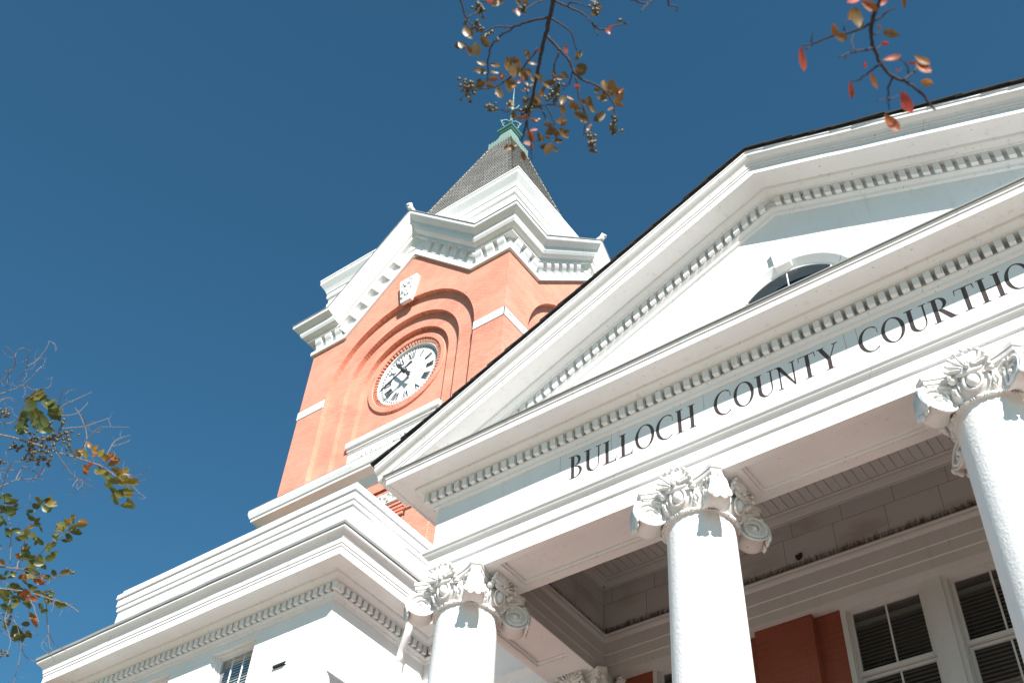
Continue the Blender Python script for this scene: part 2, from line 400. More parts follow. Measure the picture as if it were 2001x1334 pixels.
# seams of the frieze blocks
for x in (-7.2, -4.866, -2.83, 0.38):
    sm_ = MB(); sm_.box(x - 0.004, x + 0.004, 9.997, 10.001, 10.11, 10.90); sm_.build('block_joint', M['old'], court)
for x in (-5.21, -1.59):
    sm_ = MB(); sm_.box(x - 0.004, x + 0.004, 9.966, 9.972, 9.79, 9.955); sm_.build('block_joint', M['old'], court)

# --- horizontal cornice of the portico, with dentils
def dentil_run(mb, p0, p1, z0=11.012, z1=11.158, e0=-0.025, e1=0.165, pitch=0.148, w=0.088, owner=None, lim=(-99, 99)):
    p0, p1 = np.array(p0, float), np.array(p1, float); L = np.linalg.norm(p1 - p0); d = (p1 - p0) / L; o = np.array([d[1], -d[0]])
    n = int(L / pitch) + 1; off = (L - (n - 1) * pitch) / 2
    for i in range(n):
        c = off + i * pitch; ww = w / 2 + random.uniform(-0.003, 0.003)
        q = [p0 + d * (c - ww) + o * e0, p0 + d * (c + ww) + o * e0, p0 + d * (c + ww) + o * e1, p0 + d * (c - ww) + o * e1]
        zz = z0 + random.uniform(-0.003, 0.003)
        if owner is not None and len(owner[1]) < owner[2] and lim[0] < (q[0][0] + q[1][0]) / 2 < lim[1]:
            t_ = MB(); t_.hexa([(*k, zz) for k in q], [(*k, z1) for k in q]); owner[1].append(t_.build('dentil', M['trim'], owner[0]))
        else: mb.hexa([(*k, zz) for k in q], [(*k, z1) for k in q])
cor = MB()
cor.sweep([(XL, 13.2), (XL, 10), (XR, 10), (XR, 13.2)], BED + [(0.60, 11.355), (0.618, 11.36), (0.618, 11.395), (0.632, 11.40), (0.632, 11.415), (0.0, 11.45)], wob=0.005)
pcor = cor.build('portico_cornice', M['trim'], court)
dn = MB()
dentil_run(dn, (XL - 0.165, 10), (XR + 0.165, 10), owner=(pcor, [], 64), lim=(-9.66, -0.05)); dentil_run(dn, (XL, 13.0), (XL, 10.1)); dentil_run(dn, (XR, 10.1), (XR, 13.0))
dn.build('dentil_course', M['trim'], pcor, kind='stuff')
fl = MB(); fl.sweep([(XL, 13.2), (XL, 10), (XR, 10), (XR, 13.2)], [(0.54, 11.427), (0.655, 11.418), (0.655, 11.436), (0.54, 11.446)], wob=0.006)
fl.build('cornice_flashing', M['gutter'], court)

# --- raking cornice
SL = 0.445; ZA = 14.65
def zr(x): return ZA - SL * abs(x - XC)
RK = [(-0.05, -0.80), (0.0, -0.80), (0.035, -0.785), (0.05, -0.75), (0.08, -0.725), (0.10, -0.71), (0.10, -0.685), (0.075, -0.683), (0.075, -0.515), (0.19, -0.513), (0.20, -0.49), (0.235, -0.465), (0.27, -0.44), (0.285, -0.40), (0.57, -0.40), (0.57, -0.412), (0.60, -0.412), (0.60, -0.285), (0.618, -0.28), (0.618, -0.245), (0.635, -0.24), (0.645, -0.20), (0.67, -0.165), (0.715, -0.14), (0.745, -0.115), (0.75, -0.075), (0.75, -0.055), (0.765, -0.05), (0.765, -0.02), (-0.05, -0.02)]
def rake(mb, prof, xs, xe):
    secs = []
    n = 26
    xx = [XC + (xs - XC) * (1 - i / n) for i in range(n + 1)] + [XC + (xe - XC) * i / n for i in range(1, n + 1)]
    for x in xx:
        w = 0.006
        secs.append([(x, 10 - e - w * mnoise.noise(Vector((x * 1.2, e * 4, 0))), max(zr(x) + v + w * mnoise.noise(Vector((x * 1.2, v * 4, 7))), 11.35 + 0.01 * e + 0.003 * (v + 1))) for e, v in prof])
    mb.sections(secs)
rk = MB(); rake(rk, RK, -10.235, 3.415)
SC = [(0.0, 11.36), (0.618, 11.362), (0.618, 11.40), (0.635, 11.405), (0.645, 11.44), (0.67, 11.475), (0.715, 11.50), (0.745, 11.525), (0.75, 11.56), (0.0, 11.58)]
rk.sweep([(XL, 13.2), (XL, 9.45)], SC); rk.sweep([(XR, 9.45), (XR, 13.2)], SC)
rko = rk.build('raking_cornice', M['trim'], court)
dn = MB(); nd_ = 0
step = 0.148
for sgn in (-1, 1):
    k = 0
    while True:
        x = XC + sgn * (0.06 + step * (k + 0.5)); k += 1
        if abs(x - XC) > 5.4: break
        a, b = x - 0.045, x + 0.045
        pts = lambda v, e: [(a, 10 - e, zr(a) + v), (b, 10 - e, zr(b) + v)]
        lo = [(a, 10.025, zr(a) - 0.682), (b, 10.025, zr(b) - 0.682), (b, 9.835, zr(b) - 0.682), (a, 9.835, zr(a) - 0.682)]
        hi = [(a, 10.025, zr(a) - 0.516), (b, 10.025, zr(b) - 0.516), (b, 9.835, zr(b) - 0.516), (a, 9.835, zr(a) - 0.516)]
        if (sgn < 0 and k <= 24) or (sgn > 0 and k <= 12): t_ = MB(); t_.hexa(lo, hi); t_.build('dentil', M['trim'], rko)
        else: dn.hexa(lo, hi)
dn.build('raking_dentil_course', M['trim'], rko, kind='stuff')

# --- shingled roof of the portico, its courses showing at the rake edge
rf = MB()
for sgn in (-1, 1):
    n = 21; half = 6.86
    for i in range(n):
        a = half * i / n; b = half * (i + 1) / n + 0.10
        b = min(b, half + 0.02)
        xa, xb = XC + sgn * a, XC + sgn * b
        za, zb = ZA - SL * a, ZA - SL * b
        t = 0.026 + random.uniform(-0.004, 0.006); fr = 9.195 + random.uniform(-0.012, 0.012)
        lo = [(xa, fr, za + 0.004), (xb, fr, zb + 0.030), (xb, 21.5, zb + 0.030), (xa, 21.5, za + 0.004)]
        hi = [(xa, fr, za + 0.008 + t * 0.6), (xb, fr, zb + 0.030 + t), (xb, 21.5, zb + 0.030 + t), (xa, 21.5, za + 0.008 + t * 0.6)]
        rf.hexa(lo, hi)
    x1 = XC + sgn * 6.84
    rf.hexa([(XC, 9.23, ZA - 0.022), (x1, 9.23, zr(x1) - 0.022), (x1, 21.5, zr(x1) - 0.022), (XC, 21.5, ZA - 0.022)],
            [(XC, 9.23, ZA + 0.003), (x1, 9.23, zr(x1) + 0.003), (x1, 21.5, zr(x1) + 0.003), (XC, 21.5, ZA + 0.003)])
rf.build('portico_roof', M['shingle_dark'], court)

# --- tympanum with a fanlight
ZF, RF = 11.625, 0.945
ty = MB()
xs = sorted(set([XL, XR] + [XC + RF * math.sin(PI / 2 * t / 14) for t in range(-14, 15)] + [XC + t for t in (-5, -4, -3, -2, 2, 3, 4, 5)]))
for a, b in zip(xs, xs[1:]):
    def low(x): return ZF + math.sqrt(max(0, RF ** 2 - (x - XC) ** 2)) if abs(x - XC) < RF - 1e-6 else 11.40
    def lowm(x, o):
        if abs((a + b) / 2 - XC) < RF: return ZF + math.sqrt(max(0, RF ** 2 - (x - XC) ** 2))
        return 11.40
    za, zb = max(zr(a) - 0.70, lowm(a, 0) + 0.001), max(zr(b) - 0.70, lowm(b, 0) + 0.001)
    ty.add([(a, 10, lowm(a, 0)), (b, 10, lowm(b, 0)), (b, 10, zb), (a, 10, za)], [(0, 1, 2, 3)])
for i in range(28):   # reveal of the arch
    t0, t1 = PI * i / 28, PI * (i + 1) / 28
    q = lambda t, y: (XC + RF * math.cos(t), y, ZF + RF * math.sin(t))
    ty.add([q(t0, 10), q(t1, 10), q(t1, 10.22), q(t0, 10.22)], [(0, 1, 2, 3)], True)
ty.build('tympanum', M['stucco'], court)
fan = MB()
secs = []
for i in range(49):
    t = PI * i / 48; c, s_ = math.cos(t), math.sin(t)
    secs.append([(XC + r * c, y, ZF + r * s_) for r, y in ((RF - 0.004, 10.02), (RF - 0.004, 9.998), (RF + 0.012, 9.985), (1.035, 9.925), (1.05, 9.92), (1.065, 9.92), (1.075, 9.93), (1.075, 10.02))])
fan.sections(secs, ring=True)
fano = fan.build('fanlight', M['paint'], court)
k_ = MB(); k_.hexa([(XC - 0.115, 9.905, ZF + 0.985), (XC + 0.115, 9.905, ZF + 0.985), (XC + 0.115, 10.02, ZF + 0.94), (XC - 0.115, 10.02, ZF + 0.94)],
                   [(XC - 0.155, 9.92, ZF + 1.42), (XC + 0.155, 9.92, ZF + 1.42), (XC + 0.155, 10.02, ZF + 1.42), (XC - 0.155, 10.02, ZF + 1.42)])
k_.build('keystone', M['paint'], fano)
k_ = MB()
secs = []
for i in range(33):
    t = PI * i / 32; c, s_ = math.cos(t), math.sin(t)
    secs.append([(XC + r * c, y, ZF + r * s_) for r, y in ((RF - 0.03, 10.03), (RF - 0.03, 10.004), (RF - 0.004, 10.004), (RF - 0.004, 10.03))])
k_.sections(secs, ring=True)
k_.box(XC - RF, XC + RF, 10.005, 10.03, ZF - 0.05, ZF + 0.03)
for t in (45, 90, 135):
    c, s_ = math.cos(t * PI / 180), math.sin(t * PI / 180)
    k_.tube([(XC + 0.25 * c, 10.012, ZF + 0.25 * s_), (XC + 0.92 * c, 10.012, ZF + 0.92 * s_)], 0.009, 6)
k_.build('fan_frame', M['trim'], fano)
k_ = MB(); k_.add([(XC + 0.925 * math.cos(PI * i / 32), 10.018, ZF + 0.925 * math.sin(PI * i / 32)) for i in range(33)], [tuple(range(33))]); k_.build('pane', M['glass_sky'], fano)
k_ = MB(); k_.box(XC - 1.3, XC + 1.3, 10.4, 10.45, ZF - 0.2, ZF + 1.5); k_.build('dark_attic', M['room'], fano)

# --- raised metal letters on the frieze
def letter_pieces(ch):
    """polygons in a unit-high box; returns (width, [polygons])"""
    P = []; TK, TN, SH = 0.150, 0.066, 0.050
    def rect(x0, x1, z0, z1): P.append([(x0, z0), (x1, z0), (x1, z1), (x0, z1)])
    def serif(xc, z, w, up):
        y0, y1 = (z, z + SH) if up else (z - SH, z)
        P.append([(xc - w / 2, y0), (xc + w / 2, y0), (xc + w / 2 - 0.01, y1), (xc - w / 2 + 0.01, y1)])
    def arc(xc, zc, a, b, ai, bi, t0, t1, n=22, dx=0.0):
        for i in range(n):
            p = []
            for t, k in ((i, 0), (i + 1, 0), (i + 1, 1), (i, 1)):
                th = (t0 + (t1 - t0) * t / n) * PI / 180
                A, B, D = (a, b, 0) if k == 0 else (ai, bi, dx)
                p.append((xc + D + A * math.cos(th), zc + B * math.sin(th)))
            P.append(p)
    def slant(x0, z0, x1, z1, w): P.append([(x0 - w / 2, z0), (x0 + w / 2, z0), (x1 + w / 2, z1), (x1 - w / 2, z1)])
    if ch == 'B':
        rect(0.10, 0.10 + TK, SH, 1 - SH); serif(0.14, 0, 0.28, True); serif(0.14, 1, 0.28, False)
        arc(0.26, 0.755, 0.27, 0.245, 0.145, 0.20, -90, 90, 16); arc(0.27, 0.26, 0.32, 0.26, 0.19, 0.215, -90, 90, 18)
        rect(0.225, 0.27, 0, TN); rect(0.225, 0.26, 1 - TN, 1); rect(0.225, 0.27, 0.505, 0.545); return 0.62, P
    if ch == 'U':
        rect(0.09, 0.09 + TK, 0.30, 1 - SH); rect(0.60, 0.60 + TN, 0.30, 1 - SH); serif(0.15, 1, 0.30, False); serif(0.625, 1, 0.26, False)
        arc(0.374, 0.30, 0.284, 0.315, 0.18, 0.262, 180, 360, 20, 0.046); return 0.76, P
    if ch == 'L':
        rect(0.10, 0.10 + TK, SH, 1 - SH); serif(0.16, 1, 0.30, False); P.append([(0, 0), (0.58, 0), (0.56, 0.062), (0.01, 0.062)]); P.append([(0.48, 0.06), (0.56, 0.06), (0.60, 0.24), (0.58, 0.24)]); return 0.62, P
    if ch == 'O':
        arc(0.40, 0.5, 0.40, 0.525, 0.265, 0.472, 0, 360, 40); return 0.80, P
    if ch == 'C':
        arc(0.42, 0.5, 0.42, 0.525, 0.30, 0.472, 52, 308, 34, 0.022); P.append([(0.66, 0.88), (0.69, 0.90), (0.70, 0.66), (0.675, 0.66)]); return 0.74, P
    if ch == 'H':
        for x in (0.09, 0.58): rect(x, x + TK, SH, 1 - SH); serif(x + TK / 2, 0, 0.29, True); serif(x + TK / 2, 1, 0.29, False)
        rect(0.215, 0.58, 0.475, 0.54); return 0.80, P
    if ch == 'N':
        rect(0.11, 0.11 + TN, SH, 1 - SH); rect(0.63, 0.63 + TN, 0.0, 1 - SH); serif(0.13, 0, 0.24, True); serif(0.65, 1, 0.24, False); serif(0.07, 1, 0.2, False)
        P.append([(0.05, 0.96), (0.215, 0.96), (0.68, 0.06), (0.65, -0.02)]); return 0.80, P
    if ch == 'T':
        rect(0.27, 0.27 + TK, SH, 0.955); serif(0.333, 0, 0.30, True); rect(0.02, 0.645, 0.955, 1.0); P.append([(0.02, 0.955), (0.06, 0.955), (0.035, 0.78), (0.01, 0.77)]); P.append([(0.605, 0.955), (0.645, 0.955), (0.655, 0.77), (0.63, 0.78)]); return 0.66, P
    if ch == 'Y':
        rect(0.32, 0.32 + TK, SH, 0.45); serif(0.383, 0, 0.30, True); P.append([(0.315, 0.43), (0.465, 0.45), (0.225, 0.965), (0.06, 0.965)]); P.append([(0.40, 0.45), (0.445, 0.42), (0.70, 0.965), (0.65, 0.965)]); serif(0.14, 1, 0.28, False); serif(0.675, 1, 0.22, False); return 0.78, P
    if ch == 'R':
        rect(0.10, 0.10 + TK, SH, 1 - SH); serif(0.16, 0, 0.30, True); serif(0.14, 1, 0.28, False); arc(0.27, 0.735, 0.30, 0.265, 0.17, 0.22, -90, 90, 18); rect(0.225, 0.275, 1 - TN, 1); rect(0.225, 0.275, 0.47, 0.515)
        P.append([(0.25, 0.47), (0.41, 0.49), (0.74, 0.03), (0.55, 0.0)]); P.append([(0.55, 0.0), (0.78, 0.0), (0.78, 0.035), (0.72, 0.045)]); return 0.78, P
    if ch == 'S':
        arc(0.25, 0.755, 0.22, 0.265, 0.13, 0.215, 25, 230, 16); arc(0.25, 0.265, 0.24, 0.285, 0.13, 0.225, -150, 60, 16)
        P.append([(0.07, 0.62), (0.16, 0.60), (0.39, 0.40), (0.40, 0.52)]); return 0.50, P
    if ch == 'E':
        rect(0.10, 0.10 + TK, SH, 1 - SH); P.append([(0, 0), (0.56, 0), (0.54, 0.062), (0.01, 0.062)]); P.append([(0.50, 0.04), (0.545, 0.04), (0.585, 0.22), (0.57, 0.22)]); P.append([(0, 1), (0.53, 1), (0.52, 0.96), (0.01, 0.96)]); P.append([(0.48, 0.96), (0.52, 0.96), (0.535, 0.80), (0.52, 0.80)]); rect(0.225, 0.42, 0.49, 0.535); return 0.60, P
    return 0.3, P
def set_word(word, x0, x1, gap=0.055):
    defs = [letter_pieces(c) for c in word]; tot = sum(w for w, _ in defs) + gap * (len(word) - 1); sx = (x1 - x0) / tot
    x = x0; H = 0.425; zb = 10.392
    for c, (w, polys) in zip(word, defs):
        m = MB()
        for i, p in enumerate(polys):
            q = [(x + a * sx, zb + z * H) for a, z in p]
            cutter.prism(q, lambda a, d, z: (a, d, z), 9.95 + 0.0005 * (i % 5), 10.0075 + 0.0004 * (i % 5))
            cx0, cz0 = sum(t[0] for t in q) / len(q), sum(t[1] for t in q) / len(q)
            m.prism([(cx0 + (t[0] - cx0) * 1.02 , cz0 + (t[1] - cz0) * 1.02) for t in q], lambda a, d, z: (a, d, z), 10.0045 + 0.0004 * (i % 5), 10.03)
        m.build('letter', M['metal'], frieze)
        x += (w + gap) * sx
set_word('BULLOCH', -7.055, -5.0); set_word('COUNTY', -4.725, -2.93); set_word('COURTHOUSE', -2.67, 0.235)
cu = cutter.build('letter_cutter', M['metal'], court)
bo = frieze.modifiers.new('cut', 'BOOLEAN'); bo.object = cu; bo.operation = 'DIFFERENCE'; bo.solver = 'EXACT'; bo.use_self = True
bpy.context.view_layer.update()
cut_me = bpy.data.meshes.new_from_object(frieze.evaluated_get(bpy.context.evaluated_depsgraph_get()))
frieze.modifiers.clear(); frieze.data = cut_me; bpy.data.objects.remove(cu)

# --- Ionic capital (corner volutes, egg and dart, shells, leaf drops)
def capital_mesh():
    m = MB(); A = 0.62
    def abacus(zlo, zhi, k):
        pts = []
        for q in range(4):
            a = q * PI / 2; ca, sa = math.cos(a), math.sin(a)
            loc = []
            for i in range(13):
                u = -1 + 2 * i / 12
                loc.append((u * (A - 0.10) * k, -(A - 0.125 * (1 - u * u)) * k))
            for x, y in loc: pts.append((x * ca - y * sa, x * sa + y * ca))
        n = len(pts)
        m.add([(x, y, zlo) for x, y in pts] + [(x, y, zhi) for x, y in pts], [tuple(range(n))[::-1], tuple(range(n, 2 * n))] + [(i, (i + 1) % n, n + (i + 1) % n, n + i) for i in range(n)])
    abacus(-0.055, -0.002, 1.0); abacus(-0.075, -0.055, 0.955); abacus(-0.12, -0.075, 0.975); abacus(-0.145, -0.12, 0.93)
    # echinus and astragal
    m.lathe((0, 0, 0), [(0.40, -0.145), (0.52, -0.16), (0.545, -0.21), (0.545, -0.27), (0.52, -0.34), (0.475, -0.40), (0.44, -0.43), (0.44, -0.46)], 48)
    m.lathe((0, 0, 0), [(0.43, -0.44), (0.462, -0.447), (0.472, -0.465), (0.462, -0.483), (0.43, -0.492), (0.43, -0.53)], 48)
    nb = 40
    for i in range(nb):
        t = 2 * PI * i / nb; c, s_ = math.cos(t), math.sin(t); r = np.array([c, s_, 0]); tt = np.array([-s_, c, 0])
        if i % 2 == 0: m.ell(r * 0.472 + np.array([0, 0, -0.466]), (tt * 0.05, r * 0.028, np.array([0, 0, 0.028])), 8, 5)
        else:
            for o in (-0.013, 0.013): m.ell(r * 0.472 + tt * o + np.array([0, 0, -0.466]), (tt * 0.011, r * 0.028, np.array([0, 0, 0.03])), 8, 4)
    ne = 8
    for i in range(ne):
        t = 2 * PI * i / ne; c, s_ = math.cos(t), math.sin(t); r = np.array([c, s_, 0]); tt = np.array([-s_, c, 0]); z = np.array([0, 0, 1.0])
        ax = (z * 0.97 + r * 0.25); nn = (r * 0.97 - z * 0.25)
        m.ell(r * 0.54 - z * 0.285, (tt * 0.078, nn * 0.075, ax * 0.090), 12, 8)
        loop = [r * 0.548 + nn * 0.012 - z * 0.285 + tt * 0.105 * math.cos(a) + ax * 0.112 * math.sin(a) for a in np.linspace(-PI * 1.3, PI * 0.3, 13)]
        m.tube(loop, 0.019, 6)
        t2 = t + PI / ne; r2 = np.array([math.cos(t2), math.sin(t2), 0]); t22 = np.array([-math.sin(t2), math.cos(t2), 0])
        for o in (-0.045, 0, 0.045): m.ell(r2 * 0.535 + t22 * o - z * (0.30 - abs(o)), (t22 * 0.016 + z * 0.012 * (o > 0) - z * 0.012 * (o < 0), r2 * 0.04, z * 0.095), 7, 6)
    # four diagonal scrolls
    Z = np.array([0, 0, 1.0])
    for q in range(4):
        t = PI / 4 + q * PI / 2; r = np.array([math.cos(t), math.sin(t), 0]); n = np.array([-math.sin(t), math.cos(t), 0])
        c = r * 0.672 - Z * 0.372; RV = 0.212
        # drum, waisted between two raised rims, flaring towards the bottom
        hwf = lambda a: 0.075 + 0.075 * (0.5 - 0.5 * math.sin(a)) ** 1.3
        secs = []
        for i in range(40):
            a = 2 * PI * i / 40; d = r * math.cos(a) + Z * math.sin(a)
            hw = hwf(a)
            secs.append([c + n * (-hw) * 0.75 + d * 0.02, c - n * hw * 0.80 + d * RV * 0.90, c - n * hw + d * RV * 0.93, c - n * hw + d * RV, c - n * hw * 0.8 + d * RV, c - n * hw * 0.45 + d * RV * 0.88, c + d * RV * 0.84, c + n * hw * 0.45 + d * RV * 0.88, c + n * hw * 0.8 + d * RV, c + n * hw + d * RV, c + n * hw + d * RV * 0.93, c + n * hw * 0.80 + d * RV * 0.90, c + n * hw * 0.75 + d * 0.02])
        m.sections(secs, closed=True, smooth=True, caps=False)
        for sg in (-1, 1):
            pts, rad = [], []
            for i in range(64):
                a = PI * 0.62 - i / 63 * PI * 2 * 1.85; k = 1 - i / 63; rr = 0.05 + (RV * 0.93 - 0.05) * k ** 1.25
                d = r * math.cos(a) + Z * math.sin(a)
                pts.append(c + n * sg * (hwf(a) * 0.93 * k + 0.092 * (1 - k)) + d * rr); rad.append(0.013 + 0.011 * k)
            m.tube(pts, rad, 6)
            m.ell(c + n * sg * 0.092, (r * 0.042, Z * 0.042, n * 0.05), 12, 6)
            # arm of the scroll running up under the abacus
            arm = []
            for i in range(9):
                u = i / 8; p = r * (0.60 - 0.34 * u) + Z * (-0.165 - 0.03 * math.sin(u * PI)) + n * sg * (0.10 + 0.17 * u * u)
                arm.append([p + Z * 0.02 - n * sg * 0.05, p + Z * 0.02 + n * sg * 0.02, p - Z * 0.07 + n * sg * 0.03, p - Z * 0.09 - n * sg * 0.05])
            m.sections(arm, smooth=True, ring=True)
            arm2 = [r * (0.66 - 0.36 * u) + Z * (-0.165 - 0.075 * u) + n * sg * (0.115 + 0.17 * u * u) for u in np.linspace(0, 1, 8)]
            m.tube(arm2, [0.02] * 8, 6)
            # leaf spray beside the scroll
            for j, (ur, uz, L) in enumerate(((0.49, -0.30, 0.08), (0.465, -0.345, 0.075), (0.45, -0.39, 0.06))):
                p = r * ur + Z * uz + n * sg * (0.17 + 0.01 * j)
                dr = r * 0.75 + Z * 0.15 + n * sg * 0.5; dr /= np.linalg.norm(dr); w = np.cross(dr, Z); w /= np.linalg.norm(w)
                m.ell(p, (dr * L, w * 0.022, np.cross(dr, w) * 0.030), 8, 5)
        # web between scroll and bell, leaf on the scroll's outer edge
        m.hexa([r * 0.36 - n * 0.10 - Z * 0.30, r * 0.60 - n * 0.06 - Z * 0.30, r * 0.60 + n * 0.06 - Z * 0.30, r * 0.36 + n * 0.10 - Z * 0.30], [r * 0.36 - n * 0.18 - Z * 0.15, r * 0.70 - n * 0.11 - Z * 0.15, r * 0.70 + n * 0.11 - Z * 0.15, r * 0.36 + n * 0.18 - Z * 0.15])
        for j in range(5):
            u = (j - 2) / 2
            m.ell(r * (0.83 - 0.03 * abs(u)) - Z * (0.17 + 0.02 * abs(u)) + n * u * 0.05, (n * 0.026, r * 0.04, Z * 0.045), 8, 5)
        sk = []
        for i in range(8):
            u = i / 7; w = 0.045 + 0.02 * u + 0.085 * u ** 2.2; rr_ = 0.835 + 0.035 * math.sin(u * PI) + 0.02 * u
            z0 = -0.16 - 0.36 * u
            sk.append([r * (rr_ + dd) + n * w * k + Z * (z0 + 0.02 * (1 - abs(k)) * (u > 0.9)) for k, dd in ((-1, 0.02), (-0.55, -0.02), (0, -0.035), (0.55, -0.02), (1, 0.02))] +
                      [r * (rr_ - 0.035) + n * w * k + Z * z0 for k in (1, 0, -1)])
        m.sections(sk, smooth=True, ring=True)
        for k in (-0.85, -0.42, 0.42, 0.85):
            m.ell(r * (0.86 - 0.03 * (1 - abs(k))) + n * 0.13 * k - Z * (0.51 + 0.03 * (abs(k) < 0.6)), (n * 0.05, r * 0.022, Z * 0.05), 9, 6)
    # shell at the middle of each face
    for q in range(4):
        t = -PI / 2 + q * PI / 2; r = np.array([math.cos(t), math.sin(t), 0]); n = np.array([-math.sin(t), math.cos(t), 0]); b = r * 0.555 - Z * 0.17
        for j in range(9):
            a = (j - 4) / 4 * 1.30; d = n * math.sin(a) + Z * math.cos(a) * 0.9; d /= np.linalg.norm(d)
            L = 0.135 - 0.012 * abs(j - 4) * 0.5
            w = np.cross(d, r); w /= np.linalg.norm(w)
            ctr = b + d * 0.15 + r * (0.045 + 0.03 * math.cos(a))
            m.ell(ctr, (d * L, w * 0.0175, r * 0.05), 8, 6); m.sphere(b + d * (0.15 + L * 0.84) + r * (0.085 + 0.03 * math.cos(a)), 0.027, 7, 5)
        m.ell(b + r * 0.04, (n * 0.17, Z * 0.05, r * 0.035), 12, 6)
        for j in range(5):
            a = (j - 2) * 0.55; d = n * math.sin(a) + Z * math.cos(a)
            m.ell(b + d * 0.085 + r * 0.075, (d * 0.035, np.cross(d, r) * 0.02, r * 0.03), 7, 5)
        m.sphere(b + r * 0.09 + Z * 0.035, 0.03)
        for sg in (-1, 1):
            m.ell(b + n * sg * 0.205 + r * 0.0 - Z * 0.02, (n * 0.055, Z * 0.05, r * 0.05), 8, 6)
            m.sphere(b + n * sg * 0.225 + r * 0.045 - Z * 0.0, 0.03)
    return m
def shifted(mb, dx, dy, dz):
    k = MB(); k.v = [(x + dx, y + dy, z + dz) for x, y, z in mb.v]; k.f = mb.f; k.sm = mb.sm; k.tone = mb.tone; return k
cap0 = capital_mesh()
FZ = GZ + 0.85
def shaft_mesh():
    m = MB(); prof = [(0.0, FZ + 0.40), (0.565, FZ + 0.40), (0.565, FZ + 0.46), (0.54, FZ + 0.49)]
    for i in range(15):
        u = i / 14; prof.append((0.535 - 0.10 * u ** 1.6, FZ + 0.5 + (8.96 - FZ - 0.5) * u))
    prof += [(0.435, 8.985), (0.43, 9.02)]
    m.lathe((0, 0, 0), prof, 64); return m
def base_mesh():
    m = MB(); m.box(-0.74, 0.74, -0.74, 0.74, FZ, FZ + 0.16)
    m.lathe((0, 0, 0), [(0.66, FZ + 0.16)] + [(0.66 + 0.07 * math.sin(PI * i / 8), FZ + 0.16 + 0.12 * i / 8) for i in range(9)] + [(0.6, FZ + 0.30)] + [(0.59 + 0.045 * math.sin(PI * i / 6), FZ + 0.31 + 0.08 * i / 6) for i in range(7)] + [(0.56, FZ + 0.41)], 48); return m
sh0, ba0 = shaft_mesh(), base_mesh()
firsts = None
COLUMN_LABELS = ['leftmost white column, beside the downspout', 'middle white column with a clear shadow under its scroll', 'right-hand white column cut by the picture edge', 'fourth white column of the portico']
for i, x in enumerate(CX):
    if firsts is None:
        c = shifted(sh0, x, CY, 0).build('column', M['stucco'], court)
        k = shifted(cap0, x, CY, 9.505).build('capital', M['capital'], c)
        b = shifted(ba0, x, CY, 0).build('column_base', M['stucco'], c)
        firsts = (c, k, b)
    else:
        c = firsts[0].copy(); COL.objects.link(c); c.parent = court; c.location = ((x - CX[0]) * S, 0, 0)
        for ch in firsts[1:]:
            d = ch.copy(); COL.objects.link(d); d.parent = c
# engaged columns against the rear wall
for x in (CX[0], CX[3]):
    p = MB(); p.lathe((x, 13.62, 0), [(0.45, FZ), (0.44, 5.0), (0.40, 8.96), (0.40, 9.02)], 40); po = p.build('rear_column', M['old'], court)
    k = firsts[1].copy(); COL.objects.link(k); k.parent = po; k.location = ((x - CX[0]) * S, (13.62 - CY) * S, 0)

# --- porch: ceiling, inner entablature, rear wall
XI0, XI1, YI0, YI1 = -8.63, 1.85, 10.85, 13.32
loop = [(XI0, YI0), (XI0, YI1), (XI1, YI1), (XI1, YI0)]
inn = MB()
inn.sweep(loop, [(-0.02, 9.515), (0.0, 9.515), (0.0, 9.665), (0.022, 9.672), (0.022, 9.845), (0.044, 9.852), (0.044, 10.06), (0.055, 10.075), (0.075, 10.10), (0.085, 10.125), (0.085, 10.155), (0.105, 10.16), (0.105, 10.185), (-0.02, 10.195)], closed=True)
inn.sweep(loop, [(-0.02, 11.10), (0.015, 11.10), (0.02, 11.125), (0.045, 11.14), (0.09, 11.19), (0.105, 11.225), (0.13, 11.235), (0.13, 11.262), (-0.02, 11.262)], closed=True)
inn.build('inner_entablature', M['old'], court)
pn = MB(); pn.sweep(loop, [(-0.03, 10.15), (0.0, 10.15), (0.0, 11.15), (-0.03, 11.15)], closed=True); pn.build('inner_frieze', M['panel'], court)
ce = MB()
n = int((XI1 - XI0) / 0.145)
for i in range(n + 1):
    x0 = XI0 + i * 0.145; ce.box(x0 + 0.004, x0 + 0.139, YI0 - 0.02, YI1 + 0.02, 11.255 + random.uniform(0, 0.004), 11.30)
ce.box(XI0 - 0.1, XI1 + 0.1, YI0 - 0.1, YI1 + 0.1, 11.275, 11.285)
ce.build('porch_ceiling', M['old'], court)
YB = 13.56
rear = MB()
def wallx(mb, x0, x1, z0, z1, y, holes, t=0.3):
    """wall in the XZ plane with rectangular holes (x0,x1,z0,z1)"""
    xs_ = sorted(set([x0, x1] + [h for H in holes for h in H[:2]])); zs_ = sorted(set([z0, z1] + [h for H in holes for h in H[2:]]))
    for a, b in zip(xs_, xs_[1:]):
        for c, d in zip(zs_, zs_[1:]):
            if any(H[0] <= a and b <= H[1] and H[2] <= c and d <= H[3] for H in holes): continue
            mb.add([(a, y, c), (b, y, c), (b, y, d), (a, y, d)], [(0, 1, 2, 3)])
    for H in holes:
        h = H; mb.add([(h[0], y, h[2]), (h[1], y, h[2]), (h[1], y, h[3]), (h[0], y, h[3]), (h[0], y + t, h[2]), (h[1], y + t, h[2]), (h[1], y + t, h[3]), (h[0], y + t, h[3])], [(0, 1, 5, 4), (1, 2, 6, 5), (2, 3, 7, 6), (3, 0, 4, 7)])
WZ0, WZ1 = 6.9, 9.52
rear_windows = [(-7.87, -6.62), (-4.78, -3.515), (-3.305, -2.04), (-0.20, 1.05)]
wallx(rear, XI0 - 0.8, XI1 + 0.8, FZ, 9.53, YB, [(a, b, WZ0, WZ1) for a, b in rear_windows])
rear.build('rear_wall', M['porch_shade_red'], court)
